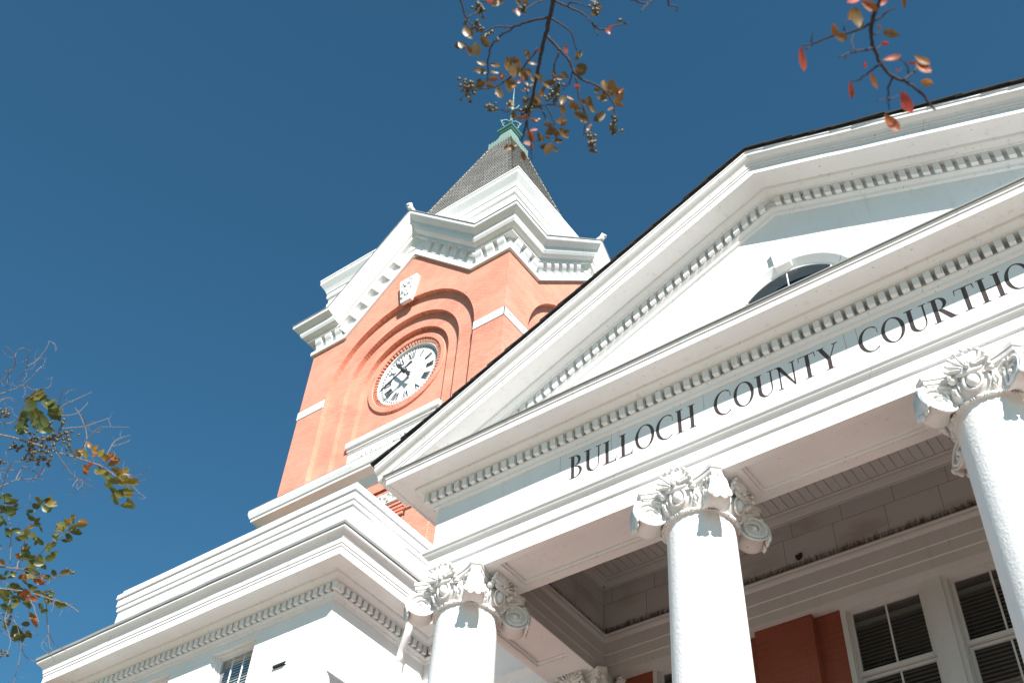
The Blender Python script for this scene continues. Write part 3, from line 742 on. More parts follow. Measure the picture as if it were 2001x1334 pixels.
for x0, x1 in ((-6.07, -5.17), (-1.65, -0.75)): bp = MB(); bp.box(x0, x1, YB - 0.13, YB + 0.02, FZ, 9.508); bp.build('brick_pilaster', M['porch_shade_red'], court)
ml = MB(); ml.box(-3.52, -3.30, YB - 0.055, YB + 0.12, WZ0 - 0.1, 9.51); ml.build('window_mullion', M['old'], court)
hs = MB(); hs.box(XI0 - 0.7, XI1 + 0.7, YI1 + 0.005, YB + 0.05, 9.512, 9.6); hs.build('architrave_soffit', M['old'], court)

def window(x0, x1, z0, z1, y, zm, frame_m, blind_m, slats, pitch=0.06, munt=1, cs=0.085, sh=0.62):
    """double-hung sash window in a wall at y"""
    f = MB()
    f.box(x0, x0 + cs, y - 0.03, y + 0.14, z0, z1); f.box(x1 - cs, x1, y - 0.03, y + 0.14, z0, z1); f.box(x0 + cs, x1 - cs, y - 0.03, y + 0.14, z1 - cs * 0.7, z1)
    f.box(x0 - 0.04, x1 + 0.04, y - 0.09, y + 0.14, z0 - 0.07, z0)
    f.box(x0 + cs, x0 + cs + 0.02, y + 0.012, y + 0.14, z0, z1 - cs * 0.7); f.box(x1 - cs - 0.02, x1 - cs, y + 0.012, y + 0.14, z0, z1 - cs * 0.7)
    w = f.build('window', frame_m, court)
    a, b = x0 + cs + 0.02, x1 - cs - 0.02; zt = z1 - cs * 0.7
    for (lo, hi, yy) in ((zm, zt, y + 0.045), (z0, zm - 0.005, y + 0.095)):
        s_ = MB(); st = 0.048
        s_.box(a, a + st, yy, yy + 0.045, lo, hi); s_.box(b - st, b, yy, yy + 0.045, lo, hi); s_.box(a + st, b - st, yy, yy + 0.045, hi - st * 0.9, hi); s_.box(a + st, b - st, yy - 0.012, yy + 0.045, lo, lo + st * 1.1)
        for q in range(munt):
            xm = a + st + (b - a - 2 * st) * (q + 1) / (munt + 1); mwd = 0.013 if munt == 1 else 0.006; s_.box(xm - mwd, xm + mwd, yy + 0.012, yy + 0.036, lo + st, hi - st)
        s_.build('sash', frame_m, w)
        p = MB(); p.box(a + st - 0.01, b - st + 0.01, yy + 0.022, yy + 0.027, lo + st - 0.01, hi - st + 0.01); p.build('pane', M['glass'], w)
    if slats:
        s_ = MB(); z = zt - slats; yy = y + 0.17
        s_.box(a, b, yy - 0.02, yy + 0.03, z, z + 0.07)
        while z > z0 + 0.05:
            z -= pitch; s_.hexa([(a, yy - 0.014, z), (b, yy - 0.014, z), (b, yy - 0.010, z), (a, yy - 0.010, z)], [(a, yy + 0.010, z + pitch * sh), (b, yy + 0.010, z + pitch * sh), (b, yy + 0.014, z + pitch * sh), (a, yy + 0.014, z + pitch * sh)])
        s_.build('blind', blind_m, w)
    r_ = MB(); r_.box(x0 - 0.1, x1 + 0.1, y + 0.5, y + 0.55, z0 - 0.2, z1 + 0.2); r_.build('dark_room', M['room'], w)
    return w
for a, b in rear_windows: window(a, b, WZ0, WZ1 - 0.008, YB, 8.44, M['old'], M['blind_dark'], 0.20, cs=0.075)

# --- main wall between the wing and the portico, with the same order running on
WX1, WX0, WY = -12.47, -19.2, 10.91
mw = MB(); mw.add([(WX1, YI1 + 0.012, GZ), (XL + 0.9, YI1 + 0.012, GZ), (XL + 0.9, YI1 + 0.012, 9.53), (WX1, YI1 + 0.012, 9.53)], [(0, 1, 2, 3)]); mw.build('brick_wall', M['brick'], court)
mw = MB(); mw.add([(WX1, YI1, 9.50), (XL + 0.5, YI1, 9.50), (XL + 0.5, YI1, 13.2), (WX1, YI1, 13.2)], [(0, 1, 2, 3)])
mw.sweep([(WX1, YI1), (XL + 0.4, YI1)], [(0.001, 9.50), (0.03, 9.50), (0.03, 9.78), (0.05, 9.79), (0.05, 9.96), (0.08, 9.98), (0.13, 10.04), (0.13, 10.08), (0.001, 10.12)])
mw.build('wall_entablature', M['paint'], court)

# --- wing: walls, cornice, parapet
wing_windows = [(-15.38, -14.27, 8.6, 10.78), (-17.60, -16.49, 8.6, 10.78)]
ww = MB(); wallx(ww, WX0, WX1, GZ, 10.93, WY, wing_windows, 0.2)
ww.add([(WX1, WY, GZ), (WX1, YI1, GZ), (WX1, YI1, 10.93), (WX1, WY, 10.93)], [(0, 1, 2, 3)])
ww.add([(WX0, WY, GZ), (WX0, 19, GZ), (WX0, 19, 10.93), (WX0, WY, 10.93)], [(0, 1, 2, 3)])
ww.build('wing_wall', M['wbrick'], court)
wpath = [(WX0, 19), (WX0, WY), (WX1, WY), (WX1, YI1), (XL + 0.2, YI1)]
wc = MB(); wc.sweep(wpath, BED + [(0.60, 11.40), (0.615, 11.405), (0.615, 11.455), (0.63, 11.46), (0.635, 11.50), (0.65, 11.55), (0.69, 11.60), (0.74, 11.635), (0.76, 11.66), (0.76, 11.70), (0.0, 11.86)], wob=0.006)
wco = wc.build('wing_cornice', M['trim'], court)
dn = MB(); dentil_run(dn, (WX0 - 0.16, WY), (WX1 + 0.16, WY)); dentil_run(dn, (WX1, WY - 0.02), (WX1, YI1 - 0.17)); dentil_run(dn, (WX1 + 0.2, YI1), (XL - 0.3, YI1)); dn.build('wing_dentil_course', M['trim'], wco, kind='stuff')
gt = MB(); gt.sweep(wpath, [(0.0, 11.875), (0.70, 11.735), (0.765, 11.704), (0.785, 11.708), (0.785, 11.765), (0.76, 11.775), (0.70, 11.775), (0.0, 11.89)], wob=0.012); gt.build('wing_gutter', M['gutter'], court)
pa = MB(); PX0 = -18.98
ppath = [(PX0, 17), (PX0, WY), (WX1, WY), (WX1, YI1 + 0.02), (XL + 0.2, YI1 + 0.02)]
pa.sweep(ppath, [(-0.35, 11.7), (0.0, 11.7), (0.0, 12.94), (0.035, 12.945), (0.035, 13.02), (0.015, 13.03), (0.015, 13.05), (0.06, 13.055), (0.06, 13.20), (0.035, 13.21), (0.035, 13.23), (0.095, 13.235), (0.095, 13.335), (0.02, 13.345), (0.03, 13.36), (0.03, 13.45), (-0.35, 13.46), (-0.35, 11.7)], wob=0.006)
pa.build('parapet', M['stucco'], court)
rb = MB(); rb.box(PX0 + 0.3, WX1 - 0.3, WY + 0.3, 18.5, 11.6, 11.8); rb.build('wing_roof', plain('pale_roof_membrane', (0.58, 0.57, 0.55), 0.7), court)  # unseen from the camera, made pale to bounce light up at the tower
# stepped block with a tapered pendant on the parapet's side
bk = MB()
yb0, yb1, xb = 11.35, 12.15, WX1
bk.hexa([(xb - 0.01, yb0 + 0.1, 12.25), (xb + 0.22, yb0 + 0.1, 12.25), (xb + 0.22, yb1 - 0.1, 12.25), (xb - 0.01, yb1 - 0.1, 12.25)], [(xb - 0.01, yb0, 12.75), (xb + 0.30, yb0, 12.75), (xb + 0.30, yb1, 12.75), (xb - 0.01, yb1, 12.75)])
bk.build('parapet_block', M['stucco'], court)
# little vent plaque on the wing front
vt = MB(); vt.box(-13.62, -13.30, WY - 0.02, WY + 0.01, 9.95, 10.24); vo = vt.build('wall_vent', M['wbrick'], court); vh = MB(); vh.prism([(-13.60, 9.945), (-13.34, 9.945), (-13.31, 9.985), (-13.60, 9.985)], lambda a, d, z: (a, d, z), WY - 0.045, WY + 0.01); vh.build('vent_slot', M['hole'], vo)
for (a, b, c, d) in wing_windows: window(a, b, c, d, WY + 0.10, 9.70, M['trim'], M['blind'], 0.03, 0.055, munt=2, cs=0.055, sh=0.88)

# --- downspout on the wing's side
dp = MB()
dpp = [(-12.02, 12.34, 11.27), (-12.02, 12.34, 11.10), (-12.03, 12.345, 10.98), (-12.09, 12.38, 10.88), (-12.24, 12.48, 10.76), (-12.33, 12.54, 10.66), (-12.36, 12.56, 10.50)]
dp.tube(dpp, 0.066, 16)
pts = []; rad = []
for i in range(26):
    pts.append((-12.36, 12.56, 10.50 - 0.016 * i)); rad.append(0.066 if i % 2 else 0.075)
dp.tube(pts, rad, 16)
dp.tube([(-12.36, 12.56, 10.10), (-12.36, 12.56, GZ + 0.2)], 0.068, 16)
dp.lathe((-12.02, 12.34, 11.14), [(0.066, 0), (0.082, 0.005), (0.082, 0.05), (0.066, 0.055)], 18)
dp.build('downspout', M['paint'], court)
# wasp nests and holes of the porch
for p, r_ in (((-7.6, 11.3, 11.235), 0.05), ((-5.16, YI1 - 0.01, 10.42), 0.055), ((-8.60, 13.28, 11.16), 0.04), ((-8.45, 13.28, 11.24), 0.03), ((-11.9, 13.0, 11.05), 0.03), ((-12.0, 13.2, 10.90), 0.03)):
    hl = MB(); hl.ell(p, ((r_, 0, 0), (0, r_ * 0.6, 0), (r_ * 0.2, 0, r_ * 0.8)), 10, 7)
    for k in range(4): hl.sphere((p[0] + random.uniform(-r_, r_) * 0.7, p[1] - 0.01, p[2] + random.uniform(-r_, r_) * 0.7), r_ * 0.5, 6, 5)
    hl.build('wasp_nest', M['hole'], court)
# --- porch floor and steps, main block behind
fl_ = MB(); fl_.box(XL - 0.5, XR + 0.5, 9.6, YB + 0.1, GZ, FZ)
for i in range(4): fl_.box(XL - 0.5, XR + 0.5, 9.6 - 0.4 * (i + 1), 9.6 - 0.4 * i, GZ, FZ - 0.17 * (i + 1))
fl_.build('porch_floor', plain('porch_concrete', (0.17, 0.155, 0.14), 0.8), court)
mb_ = MB(); mb_.box(-32, 6, 19.5, 40, GZ, 10.5); mb_.box(WX1 + 0.01, 6, YB + 0.6, 19.5, GZ, 10.5); mb_.build('main_block', M['brick'], court)
mr_ = MB(); mr_.box(-32, 6, 19.5, 22.2, 10.503, 10.55); mr_.box(-18.9, 6, 22.2, 40, 10.503, 10.55); mr_.box(-32, -30.3, 22.2, 40, 10.503, 10.55); mr_.box(WX1 + 0.02, XL, YB + 0.7, 19.5, 10.503, 10.55); mr_.build('bounce_roof_sheet', plain('white_bounce_sheet', (0.62, 0.61, 0.58), 0.7), court)  # unseen pale sheet, added to bounce light up to the tower cornice

# ================================================================== CLOCK TOWER
TY, TX, HW = 22.3, -24.57, 5.57
TC = TY + HW
tower = thing('clock_tower', 'square orange brick clock tower with gabled white cornices and a steep slate roof', 'tower', (TX, TC, GZ))
def face(k):
    ca, sa = [(1, 0), (0, 1), (-1, 0), (0, -1)][k]
    def fn(a, d, z):
        x, y = a, -(HW + d)
        return (TX + x * ca - y * sa, TC + x * sa + y * ca, z)
    return fn
ZW, VA, ZAP = 37.15, 3.56, 40.70          # cornice foot, valley offset, gable foot apex
def ztop(a): return ZW + 0.1 if abs(a) >= VA else ZW + 0.1 + (VA - abs(a)) * (ZAP - ZW) / VA
ARC = 33.5
LAYERS = [(0.0, 4.05), (-0.24, 3.10), (-0.47, 2.38)]
CLK = (0.0, 33.55, 1.83)
tw = MB(); Z0T = 26.5
def strip(mb, F, a0, a1, d, zlo, zhi):
    mb.add([F(a0, d, zlo(a0)), F(a1, d, zlo(a1)), F(a1, d, zhi(a1)), F(a0, d, zhi(a0))], [(0, 1, 2, 3)])
for kf in (0, 1):
    F = face(kf)
    for li, (d, r) in enumerate(LAYERS):
        outer = HW if li == 0 else LAYERS[li - 1][1]
        ro = None if li == 0 else outer
        NA = 24
        inn_x = [r * math.sin(PI / 2 * t / NA) for t in range(-NA, NA + 1)]
        out_x = [-HW, HW] if li == 0 else [outer * math.sin(PI / 2 * t / NA) for t in range(-NA, NA + 1)]
        xs_ = sorted(set([round(v, 5) for v in inn_x + out_x + ([-VA, VA, 0.0] if li == 0 else [])]))
        top = ztop if li == 0 else (lambda a, R_=outer: ARC + math.sqrt(max(0, R_ * R_ - a * a)))
        for a, b in zip(xs_, xs_[1:]):
            mid = (a + b) / 2
            if abs(mid) < r: strip(tw, F, a, b, d, lambda q: ARC + math.sqrt(max(0, r * r - q * q)), top)
            else: strip(tw, F, a, b, d, lambda q: Z0T, top)
        dn_ = LAYERS[li + 1][0] if li < 2 else -0.69
        prof = [(-r, Z0T), (-r, ARC)] + [(-r * math.cos(PI * i / 40), ARC + r * math.sin(PI * i / 40)) for i in range(1, 40)] + [(r, ARC), (r, Z0T)]
        tw.sections([[F(a, d, z), F(a, dn_, z)] for a, z in prof], caps=False)
    d, r, cr = -0.69, 2.38, CLK[2]
    xs_ = sorted(set([round(v, 5) for v in [r * math.sin(PI / 2 * t / 24) for t in range(-24, 25)] + [cr * math.sin(PI / 2 * t / 24) for t in range(-24, 25)]]))
    for a, b in zip(xs_, xs_[1:]):
        top = lambda q: ARC + math.sqrt(max(0, r * r - q * q))
        if kf == 0 and abs((a + b) / 2) < cr:
            hh = lambda q: math.sqrt(max(0, cr * cr - q * q))
            strip(tw, F, a, b, d, lambda q: Z0T, lambda q: CLK[1] - hh(q)); strip(tw, F, a, b, d, lambda q: CLK[1] + hh(q), top)
        else: strip(tw, F, a, b, d, lambda q: Z0T, top)
for kf in (2, 3):
    F = face(kf); poly = [(-HW, Z0T), (HW, Z0T), (HW, ZW + 0.1), (VA, ZW + 0.1), (0, ZAP + 0.1), (-VA, ZW + 0.1), (-HW, ZW + 0.1)]
    tw.add([F(a, 0, z) for a, z in poly], [tuple(range(7))])
# lower stage with corbel courses and slits on the front
for kf in range(4):
    F = face(kf); tw.add([F(-HW, 0.0, GZ), F(HW, 0.0, GZ), F(HW, 0.0, Z0T), F(-HW, 0.0, Z0T)], [(0, 1, 2, 3)])
F0 = face(0)
def fbox(mb, a0, a1, d0, d1, z0, z1, F=F0): mb.prism([(a0, z0), (a1, z0), (a1, z1), (a0, z1)], F, d0, d1)
fbox(tw, -HW + 0.3, HW - 0.3, 0.004, 0.10, 26.42, 26.85); fbox(tw, -3.3, 3.3, 0.004, 0.06, 26.22, 26.30)
for z in (25.42, 25.24, 25.06, 24.88): fbox(tw, -1.8, 1.8, 0.004, 0.09, z - 0.02, z + 0.075)
for sg in (-1, 1):
    fbox(tw, sg * 1.95, sg * 3.1, 0.004, 0.09, 16, 24.95)
    tw.prism([(sg * 1.95, 24.95), (sg * 2.3, 24.95), (sg * 1.95, 25.35)], F0, 0.004, 0.16)
tw.build('brick_wall', M['brick'], tower)
# carved white lintel of the lower stage, impost bands, cornice panel under the clock
def carved(mb, a0, a1, d, z0, z1, n, F=F0, rs=3):
    rnd = random.Random(rs)
    for i in range(n):
        a = rnd.uniform(a0, a1); z = rnd.uniform(z0, z1); s1 = rnd.uniform(0.04, 0.11); ang = rnd.uniform(0, PI)
        c = np.array(F(a, d, z)); ex = np.array(F(a + 1, d, z)) - c; ed = np.array(F(a, d + 1, z)) - c; ez = np.array([0, 0, 1.0])
        u = ex * math.cos(ang) + ez * math.sin(ang); v = -ex * math.sin(ang) + ez * math.cos(ang)
        mb.ell(c, (u * s1, v * s1 * rnd.uniform(0.3, 0.6), ed * rnd.uniform(0.05, 0.10)), 7, 5)
cp = MB(); fbox(cp, -1.55, 1.55, 0.004, 0.12, 25.62, 26.12); carved(cp, -1.4, 1.4, 0.12, 25.68, 26.06, 60); cp.build('carved_lintel', M['capital'], tower)
for kf in (0, 1):
    F = face(kf)
    for sg in (-1, 1):
        a0, a1 = sg * 4.05, sg * (HW + 0.03); imp = MB(); fbox(imp, a0, a1, 0.003, 0.03, 33.12, 33.56, F); imp.build('impost_band', M['paint'], tower)
pl_ = MB()
fbox(pl_, -2.37, 2.37, -0.70, -0.50, 27.8, 29.98); fbox(pl_, -2.42, 2.42, -0.70, -0.30, 30.20, 30.46); fbox(pl_, -2.40, 2.40, -0.70, -0.40, 30.06, 30.20); fbox(pl_, -2.38, 2.38, -0.70, -0.46, 29.98, 30.06)
carved(pl_, -1.9, 1.9, -0.49, 28.2, 29.7, 240); pl_.build('carved_panel', M['capital'], tower)
ky = MB()
ky.add([F0(a, d, z) for d, a, z in ((0.0, -0.29, 37.35), (0.0, 0.29, 37.35), (0.0, 0.50, 38.85), (0.0, -0.50, 38.85), (0.17, -0.29, 37.35), (0.17, 0.29, 37.35), (0.24, 0.50, 38.85), (0.24, -0.50, 38.85))],
       [(0, 1, 2, 3), (4, 5, 6, 7), (0, 1, 5, 4), (1, 2, 6, 5), (2, 3, 7, 6), (3, 0, 4, 7)])
carved(ky, -0.27, 0.27, 0.20, 37.6, 38.8, 40, rs=5); ky.build('keystone', M['capital'], tower)

# ledge at the foot of the clock stage
sq = [(TX - HW, TY), (TX + HW, TY), (TX + HW, TC + HW), (TX - HW, TC + HW)]
lg = MB(); lg.sweep(sq, [(-0.1, 26.93), (0.05, 26.95), (0.10, 27.05), (0.16, 27.22), (0.24, 27.34), (0.50, 27.45), (0.54, 27.46), (0.54, 27.57), (0.59, 27.61), (0.63, 27.72), (0.66, 27.80), (0.66, 27.97), (-0.75, 28.35)], closed=True, wob=0.008)
lg.build('ledge', M['paint'], tower)
lf = MB(); lf.sweep(sq, [(0.3, 28.08), (0.64, 27.985), (0.665, 27.985), (0.665, 28.005), (0.3, 28.10)], closed=True, wob=0.012); lf.build('ledge_flashing', M['gutter'], tower)

# gabled main cornice
CP = [(-0.05, 0.0), (0.13, 0.0), (0.13, 0.20), (0.10, 0.25), (0.05, 0.27), (0.05, 0.80), (0.32, 0.80), (0.32, 0.92), (0.35, 0.945), (0.44, 0.97), (0.55, 1.06), (0.62, 1.19), (0.645, 1.30), (0.645, 1.36), (0.69, 1.37), (0.74, 1.42), (0.83, 1.50), (0.90, 1.56), (0.92, 1.60), (0.92, 1.72), (0.88, 1.74), (-1.3, 1.76)]
secs = []
tl = math.tan(PI / 8)
for kf in range(4):
    F = face(kf)
    secs.append([F(-(HW + e), e, ZW + n) for e, n in CP])
    secs.append([F(-VA - tl * n, e, ZW + n) for e, n in CP])
    secs.append([F(0, e, ZAP + math.sqrt(2) * n) for e, n in CP])
    secs.append([F(VA + tl * n, e, ZW + n) for e, n in CP])
co = MB(); co.sections(secs, closed=True, caps=False); co.build('gabled_cornice', M['trim'], tower)
ed = MB()
secs = []
for kf in range(4):
    F = face(kf); P4 = [(0.5, 1.755), (0.935, 1.735), (0.95, 1.735), (0.95, 1.775), (0.5, 1.795)]
    secs.append([F(-(HW + e), e, ZW + n) for e, n in P4]); secs.append([F(-VA - tl * n, e, ZW + n) for e, n in P4]); secs.append([F(0, e, ZAP + math.sqrt(2) * n) for e, n in P4]); secs.append([F(VA + tl * n, e, ZW + n) for e, n in P4])
ed.sections(secs, closed=True, caps=False); ed.build('cornice_flashing', M['gutter'], tower)
BR = [(0.03, 0.275), (0.11, 0.275), (0.13, 0.36), (0.17, 0.45), (0.23, 0.54), (0.275, 0.64), (0.29, 0.74), (0.29, 0.81), (0.03, 0.81)]
def bracket(F, a, z, ta, tz, w):
    bk = MB()
    na, nz = -tz, ta
    n = len(BR)
    if nz < 0: na, nz = -na, -nz
    pts = [F(a + ta * s_ + na * nn, e, z + tz * s_ + nz * nn) for s_ in (-w / 2, w / 2) for e, nn in BR]
    bk.add(pts, [tuple(range(n)), tuple(range(n, 2 * n))] + [(i, (i + 1) % n, n + (i + 1) % n, n + i) for i in range(n)])
    bk.build('bracket', M['trim'], tower)
q2 = math.sqrt(0.5)
for kf in (0, 1):
    F = face(kf)
    for sg in (-1, 1):
        for a in (4.02, 4.63, 5.24): bracket(F, sg * a, ZW, 1, 0, 0.36)
        for i in range(6):
            s_ = 0.42 + 0.80 * i
            bracket(F, sg * (VA - s_ * q2), ZW + s_ * q2, -sg * q2, q2, 0.42)
for kf in range(4):
    rc = MB(); F = face(kf); rc.tube([F(0, 1.10, 43.32), F(0, 1.06, 43.42), F(0, 0.95, 43.30), F(0, 0.6, 43.22), F(0, -0.6, 43.22)], [0.12, 0.17, 0.15, 0.13, 0.13], 10); rc.build('ridge_roll', M['paint'], tower)
# attic block with its cornice
sqa = [(TX - HW, TY), (TX + HW, TY), (TX + HW, TC + HW), (TX - HW, TC + HW)]
at_ = MB(); at_.sweep(sqa, [(-0.02, 38.4), (-0.02, 40.55), (0.05, 40.57), (0.05, 40.80), (0.02, 40.82), (0.02, 41.10), (0.07, 41.14), (0.11, 41.20), (0.11, 41.50), (0.15, 41.54), (0.17, 41.62), (0.24, 41.78), (0.36, 41.98), (0.43, 42.10), (0.43, 42.30), (0.46, 42.32), (0.46, 42.42), (-1.2, 42.47)], closed=True, wob=0.01); at_.build('attic', M['paint'], tower)
# slate pyramid, in courses
rfp = []; NC = 40; zb, zt, hb, ht = 42.45, 56.62, 4.75, 0.68
for i in range(NC):
    u0, u1 = i / NC, (i + 1) / NC
    rfp += [(hb + (ht - hb) * u0 + 0.05, zb + (zt - zb) * u0 - 0.02), (hb + (ht - hb) * u1 + 0.004, zb + (zt - zb) * u1)]
tiny = [(TX - 0.001, TC - 0.001), (TX + 0.001, TC - 0.001), (TX + 0.001, TC + 0.001), (TX - 0.001, TC + 0.001)]
rp = MB(); rp.sweep(tiny, rfp, closed=True); rp.build('slate_roof', M['slate'], tower)
for sx, sy in ((1, -1), (-1, -1), (1, 1), (-1, 1)):
    n = 60; hp = MB()
    for i in range(n):
        u0, u1 = i / n, (i + 1.15) / n
        h0, h1 = hb + (ht - hb) * u0 + 0.05, hb + (ht - hb) * min(u1, 1) + 0.02
        z0, z1 = zb + (zt - zb) * u0 + 0.03, zb + (zt - zb) * min(u1, 1) + 0.0
        w = 0.19
        A = np.array([TX + sx * h0, TC + sy * h0, z0]); B_ = np.array([TX + sx * h1, TC + sy * h1, z1])
        oA = [A + np.array([-sx * w, 0, 0]), A, A + np.array([0, -sy * w, 0])]; oB = [B_ + np.array([-sx * w, 0, 0]), B_, B_ + np.array([0, -sy * w, 0])]
        out = np.array([sx * 0.02, sy * 0.02, 0.02])
        hp.sections([[p for p in oA] + [oA[2] - out, oA[0] - out], [p for p in oB] + [oB[2] - out, oB[0] - out]], ring=True)
    hp.build('hip_roll', M['slate'], tower)
# copper crest and finial
cr_ = MB(); cr_.sweep(tiny, [(0.60, 56.30), (0.75, 56.32), (0.77, 56.42), (0.71, 56.55), (0.70, 56.72), (0.58, 57.05), (0.47, 57.5), (0.38, 57.95), (0.36, 58.05), (0.1, 58.1)], closed=True)
for kq in range(4):
    ca, sa = [(1, 0), (0, 1), (-1, 0), (0, -1)][kq]
    for i in range(9):
        t = -0.72 + 0.18 * i; x, y = t, -0.84
        cx_, cy_ = TX + x * ca - y * sa, TC + x * sa + y * ca
        cr_.hexa([(cx_ - 0.05, cy_ - 0.05, 56.05), (cx_ + 0.05, cy_ - 0.05, 56.05), (cx_ + 0.05, cy_ + 0.05, 56.05), (cx_ - 0.05, cy_ + 0.05, 56.05)], [(cx_ - 0.045, cy_ - 0.045, 56.62), (cx_ + 0.045, cy_ - 0.045, 56.62), (cx_ + 0.045, cy_ + 0.045, 56.62), (cx_ - 0.045, cy_ + 0.045, 56.62)])
crest = cr_.build('copper_crest', M['verdigris_pale'], tower)
cg = MB(); cg.sweep(tiny, [(0.30, 58.02), (0.42, 58.05), (0.48, 58.16), (0.54, 58.22), (0.54, 58.40), (0.3, 58.52), (0.14, 58.75), (0.10, 59.2)], closed=True); cg.build('crest_cap', M['verdigris'], crest)
fi = MB()
fi.lathe((TX, TC, 0), [(0.11, 58.7), (0.15, 59.0), (0.09, 59.2), (0.07, 59.5), (0.13, 59.65), (0.07, 59.8), (0.05, 60.9), (0.12, 61.0), (0.14, 61.12), (0.05, 61.3), (0.04, 62.3), (0.015, 63.6)], 12)
for kq in range(4):
    t = PI / 4 + kq * PI / 2; r = np.array([math.cos(t), math.sin(t), 0]); c = np.array([TX, TC, 0.0]); Zv = np.array([0, 0, 1.0])
    fi.tube([c + r * x + Zv * z for x, z in ((0.05, 59.6), (0.30, 59.75), (0.52, 59.60), (0.58, 59.38), (0.48, 59.25), (0.40, 59.34))], 0.035, 6)
    fi.tube([c + r * x + Zv * z for x, z in ((0.05, 59.2), (0.25, 58.95), (0.45, 59.02), (0.50, 59.18))], 0.04, 6)
    fi.ell(c + r * 0.60 + Zv * 59.55, (r * 0.09, Zv * 0.05, np.cross(r, Zv) * 0.04), 7, 5)
    fi.tube([c + r * x + Zv * z for x, z in ((0.03, 61.05), (0.25, 61.25), (0.38, 61.55))], 0.03, 6); fi.sphere(c + r * 0.38 + Zv * 61.57, 0.06)
fi.build('finial', M['verdigris_pale'], tower)

# clock
cl = MB(); c0 = np.array(F0(CLK[0], -0.69, CLK[1])); EX, EZ, ED = np.array([1, 0, 0.0]), np.array([0, 0, 1.0]), np.array([0, -1.0, 0])
cl.lathe(c0, [(1.55, -0.42), (1.83, -0.42), (1.83, 0.06), (1.86, 0.085), (2.06, 0.085), (2.09, 0.06), (2.09, -0.01)], 72, EX, EZ, ED, smooth=False)
for i in range(66):
    t = 2 * PI * i / 66; u = EX * math.cos(t) + EZ * math.sin(t); w = -EX * math.sin(t) + EZ * math.cos(t)
    b0 = [c0 + u * r + w * s_ + ED * dd for r, s_, dd in ((1.655, -0.036, -0.43), (1.655, 0.036, -0.43), (1.835, 0.042, -0.43), (1.835, -0.042, -0.43))]
    cl.hexa(b0, [p + ED * 0.47 for p in b0])
clock = cl.build('clock', M['brick'], tower)
k_ = MB(); k_.lathe(c0, [(1.655, -0.41), (1.655, -0.03), (1.64, -0.01), (1.60, -0.01), (1.585, -0.03), (1.58, -0.13)], 72, EX, EZ, ED); k_.build('clock_bezel', M['paint'], clock)
k_ = MB(); k_.add([c0 + ED * (-0.12) + (EX * math.cos(2 * PI * i / 72) + EZ * math.sin(2 * PI * i / 72)) * 1.60 for i in range(72)], [tuple(range(72))]); k_.build('clock_face', M['clockface'], clock)
fz = -0.112
def radial(mb, ang, r0, r1, off0, off1, w, dep=fz, th=0.012):
    u = EX * math.sin(ang) + EZ * math.cos(ang); v = EX * math.cos(ang) - EZ * math.sin(ang)
    p0 = c0 + u * r0 + v * off0; p1 = c0 + u * r1 + v * off1; dv = p1 - p0; dv /= np.linalg.norm(dv); sd = np.cross(dv, ED) * w / 2
    b = [p0 - sd + ED * dep, p0 + sd + ED * dep, p1 + sd + ED * dep, p1 - sd + ED * dep]
    mb.hexa(b, [q + ED * th for q in b])
ROM = ['XII', 'I', 'II', 'III', 'IIII', 'V', 'VI', 'VII', 'VIII', 'IX', 'X', 'XI']
for h, s_ in enumerate(ROM):
    nm = MB(); a = h * PI / 6; W = {'I': 0.105, 'V': 0.21, 'X': 0.24}; tot = sum(W[ch] for ch in s_); x = -tot / 2; RI, RO = 0.95, 1.33
    for j, ch in enumerate(s_):
        m_ = x + W[ch] / 2; x += W[ch]; kx = RI / RO
        dd = fz + 0.0012 * j
        if ch == 'I': radial(nm, a, RI, RO, m_ * kx, m_, 0.042, dd)
        elif ch == 'V': radial(nm, a, RI, RO, m_ * kx, m_ - 0.08, 0.046, dd); radial(nm, a, RI, RO, m_ * kx, m_ + 0.08, 0.024, dd + 0.003)
        else: radial(nm, a, RI, RO, (m_ + 0.09) * kx, m_ - 0.09, 0.046, dd); radial(nm, a, RI, RO, (m_ - 0.09) * kx, m_ + 0.09, 0.024, dd + 0.003)
    nm.build('numeral', M['numeral'], clock)
nm = MB()
for i in range(60): radial(nm, i * PI / 30, 1.42, 1.53, 0, 0, 0.05 if i % 5 == 0 else 0.035)
nm.add([c0 + ED * fz + (EX * math.cos(2 * PI * i / 72) + EZ * math.sin(2 * PI * i / 72)) * r for r in (1.415, 1.423) for i in range(72)], [(i, (i + 1) % 72, 72 + (i + 1) % 72, 72 + i) for i in range(72)])
nm.build('minute_track', M['numeral'], clock)
def hand(ang, L, tail, w0, dep, name):
    mb = MB(); u = EX * math.sin(ang) + EZ * math.cos(ang); v = EX * math.cos(ang) - EZ * math.sin(ang)
    pts = [(-tail, w0 * 1.5), (-tail * 0.3, w0 * 0.8), (0, w0 * 1.3), (L * 0.25, w0 * 0.7), (L * 0.62, w0 * 1.1), (L * 0.80, w0 * 0.7), (L, 0.01)]
    secs = []
    for p, w in pts:
        q = c0 + u * p + ED * dep; secs.append([q - v * w, q + v * w, q + v * w + ED * 0.03, q - v * w + ED * 0.03])
    mb.sections(secs, ring=True); mb.lathe(c0 + ED * dep, [(0.0, 0.06), (0.11, 0.05), (0.13, -0.02)], 16, EX, EZ, ED); mb.build(name, M['dark_metal'], clock)
hand((10 + 40 / 60) * PI / 6, 0.92, 0.46, 0.075, 0.16, 'hour_hand'); hand(40 * PI / 30, 1.42, 0.50, 0.055, 0.24, 'minute_hand')
k_ = MB(); k_.tube([c0 + ED * (-0.12), c0 + ED * 0.33], 0.06, 12); k_.build('clock_arbor', M['dark_metal'], clock)

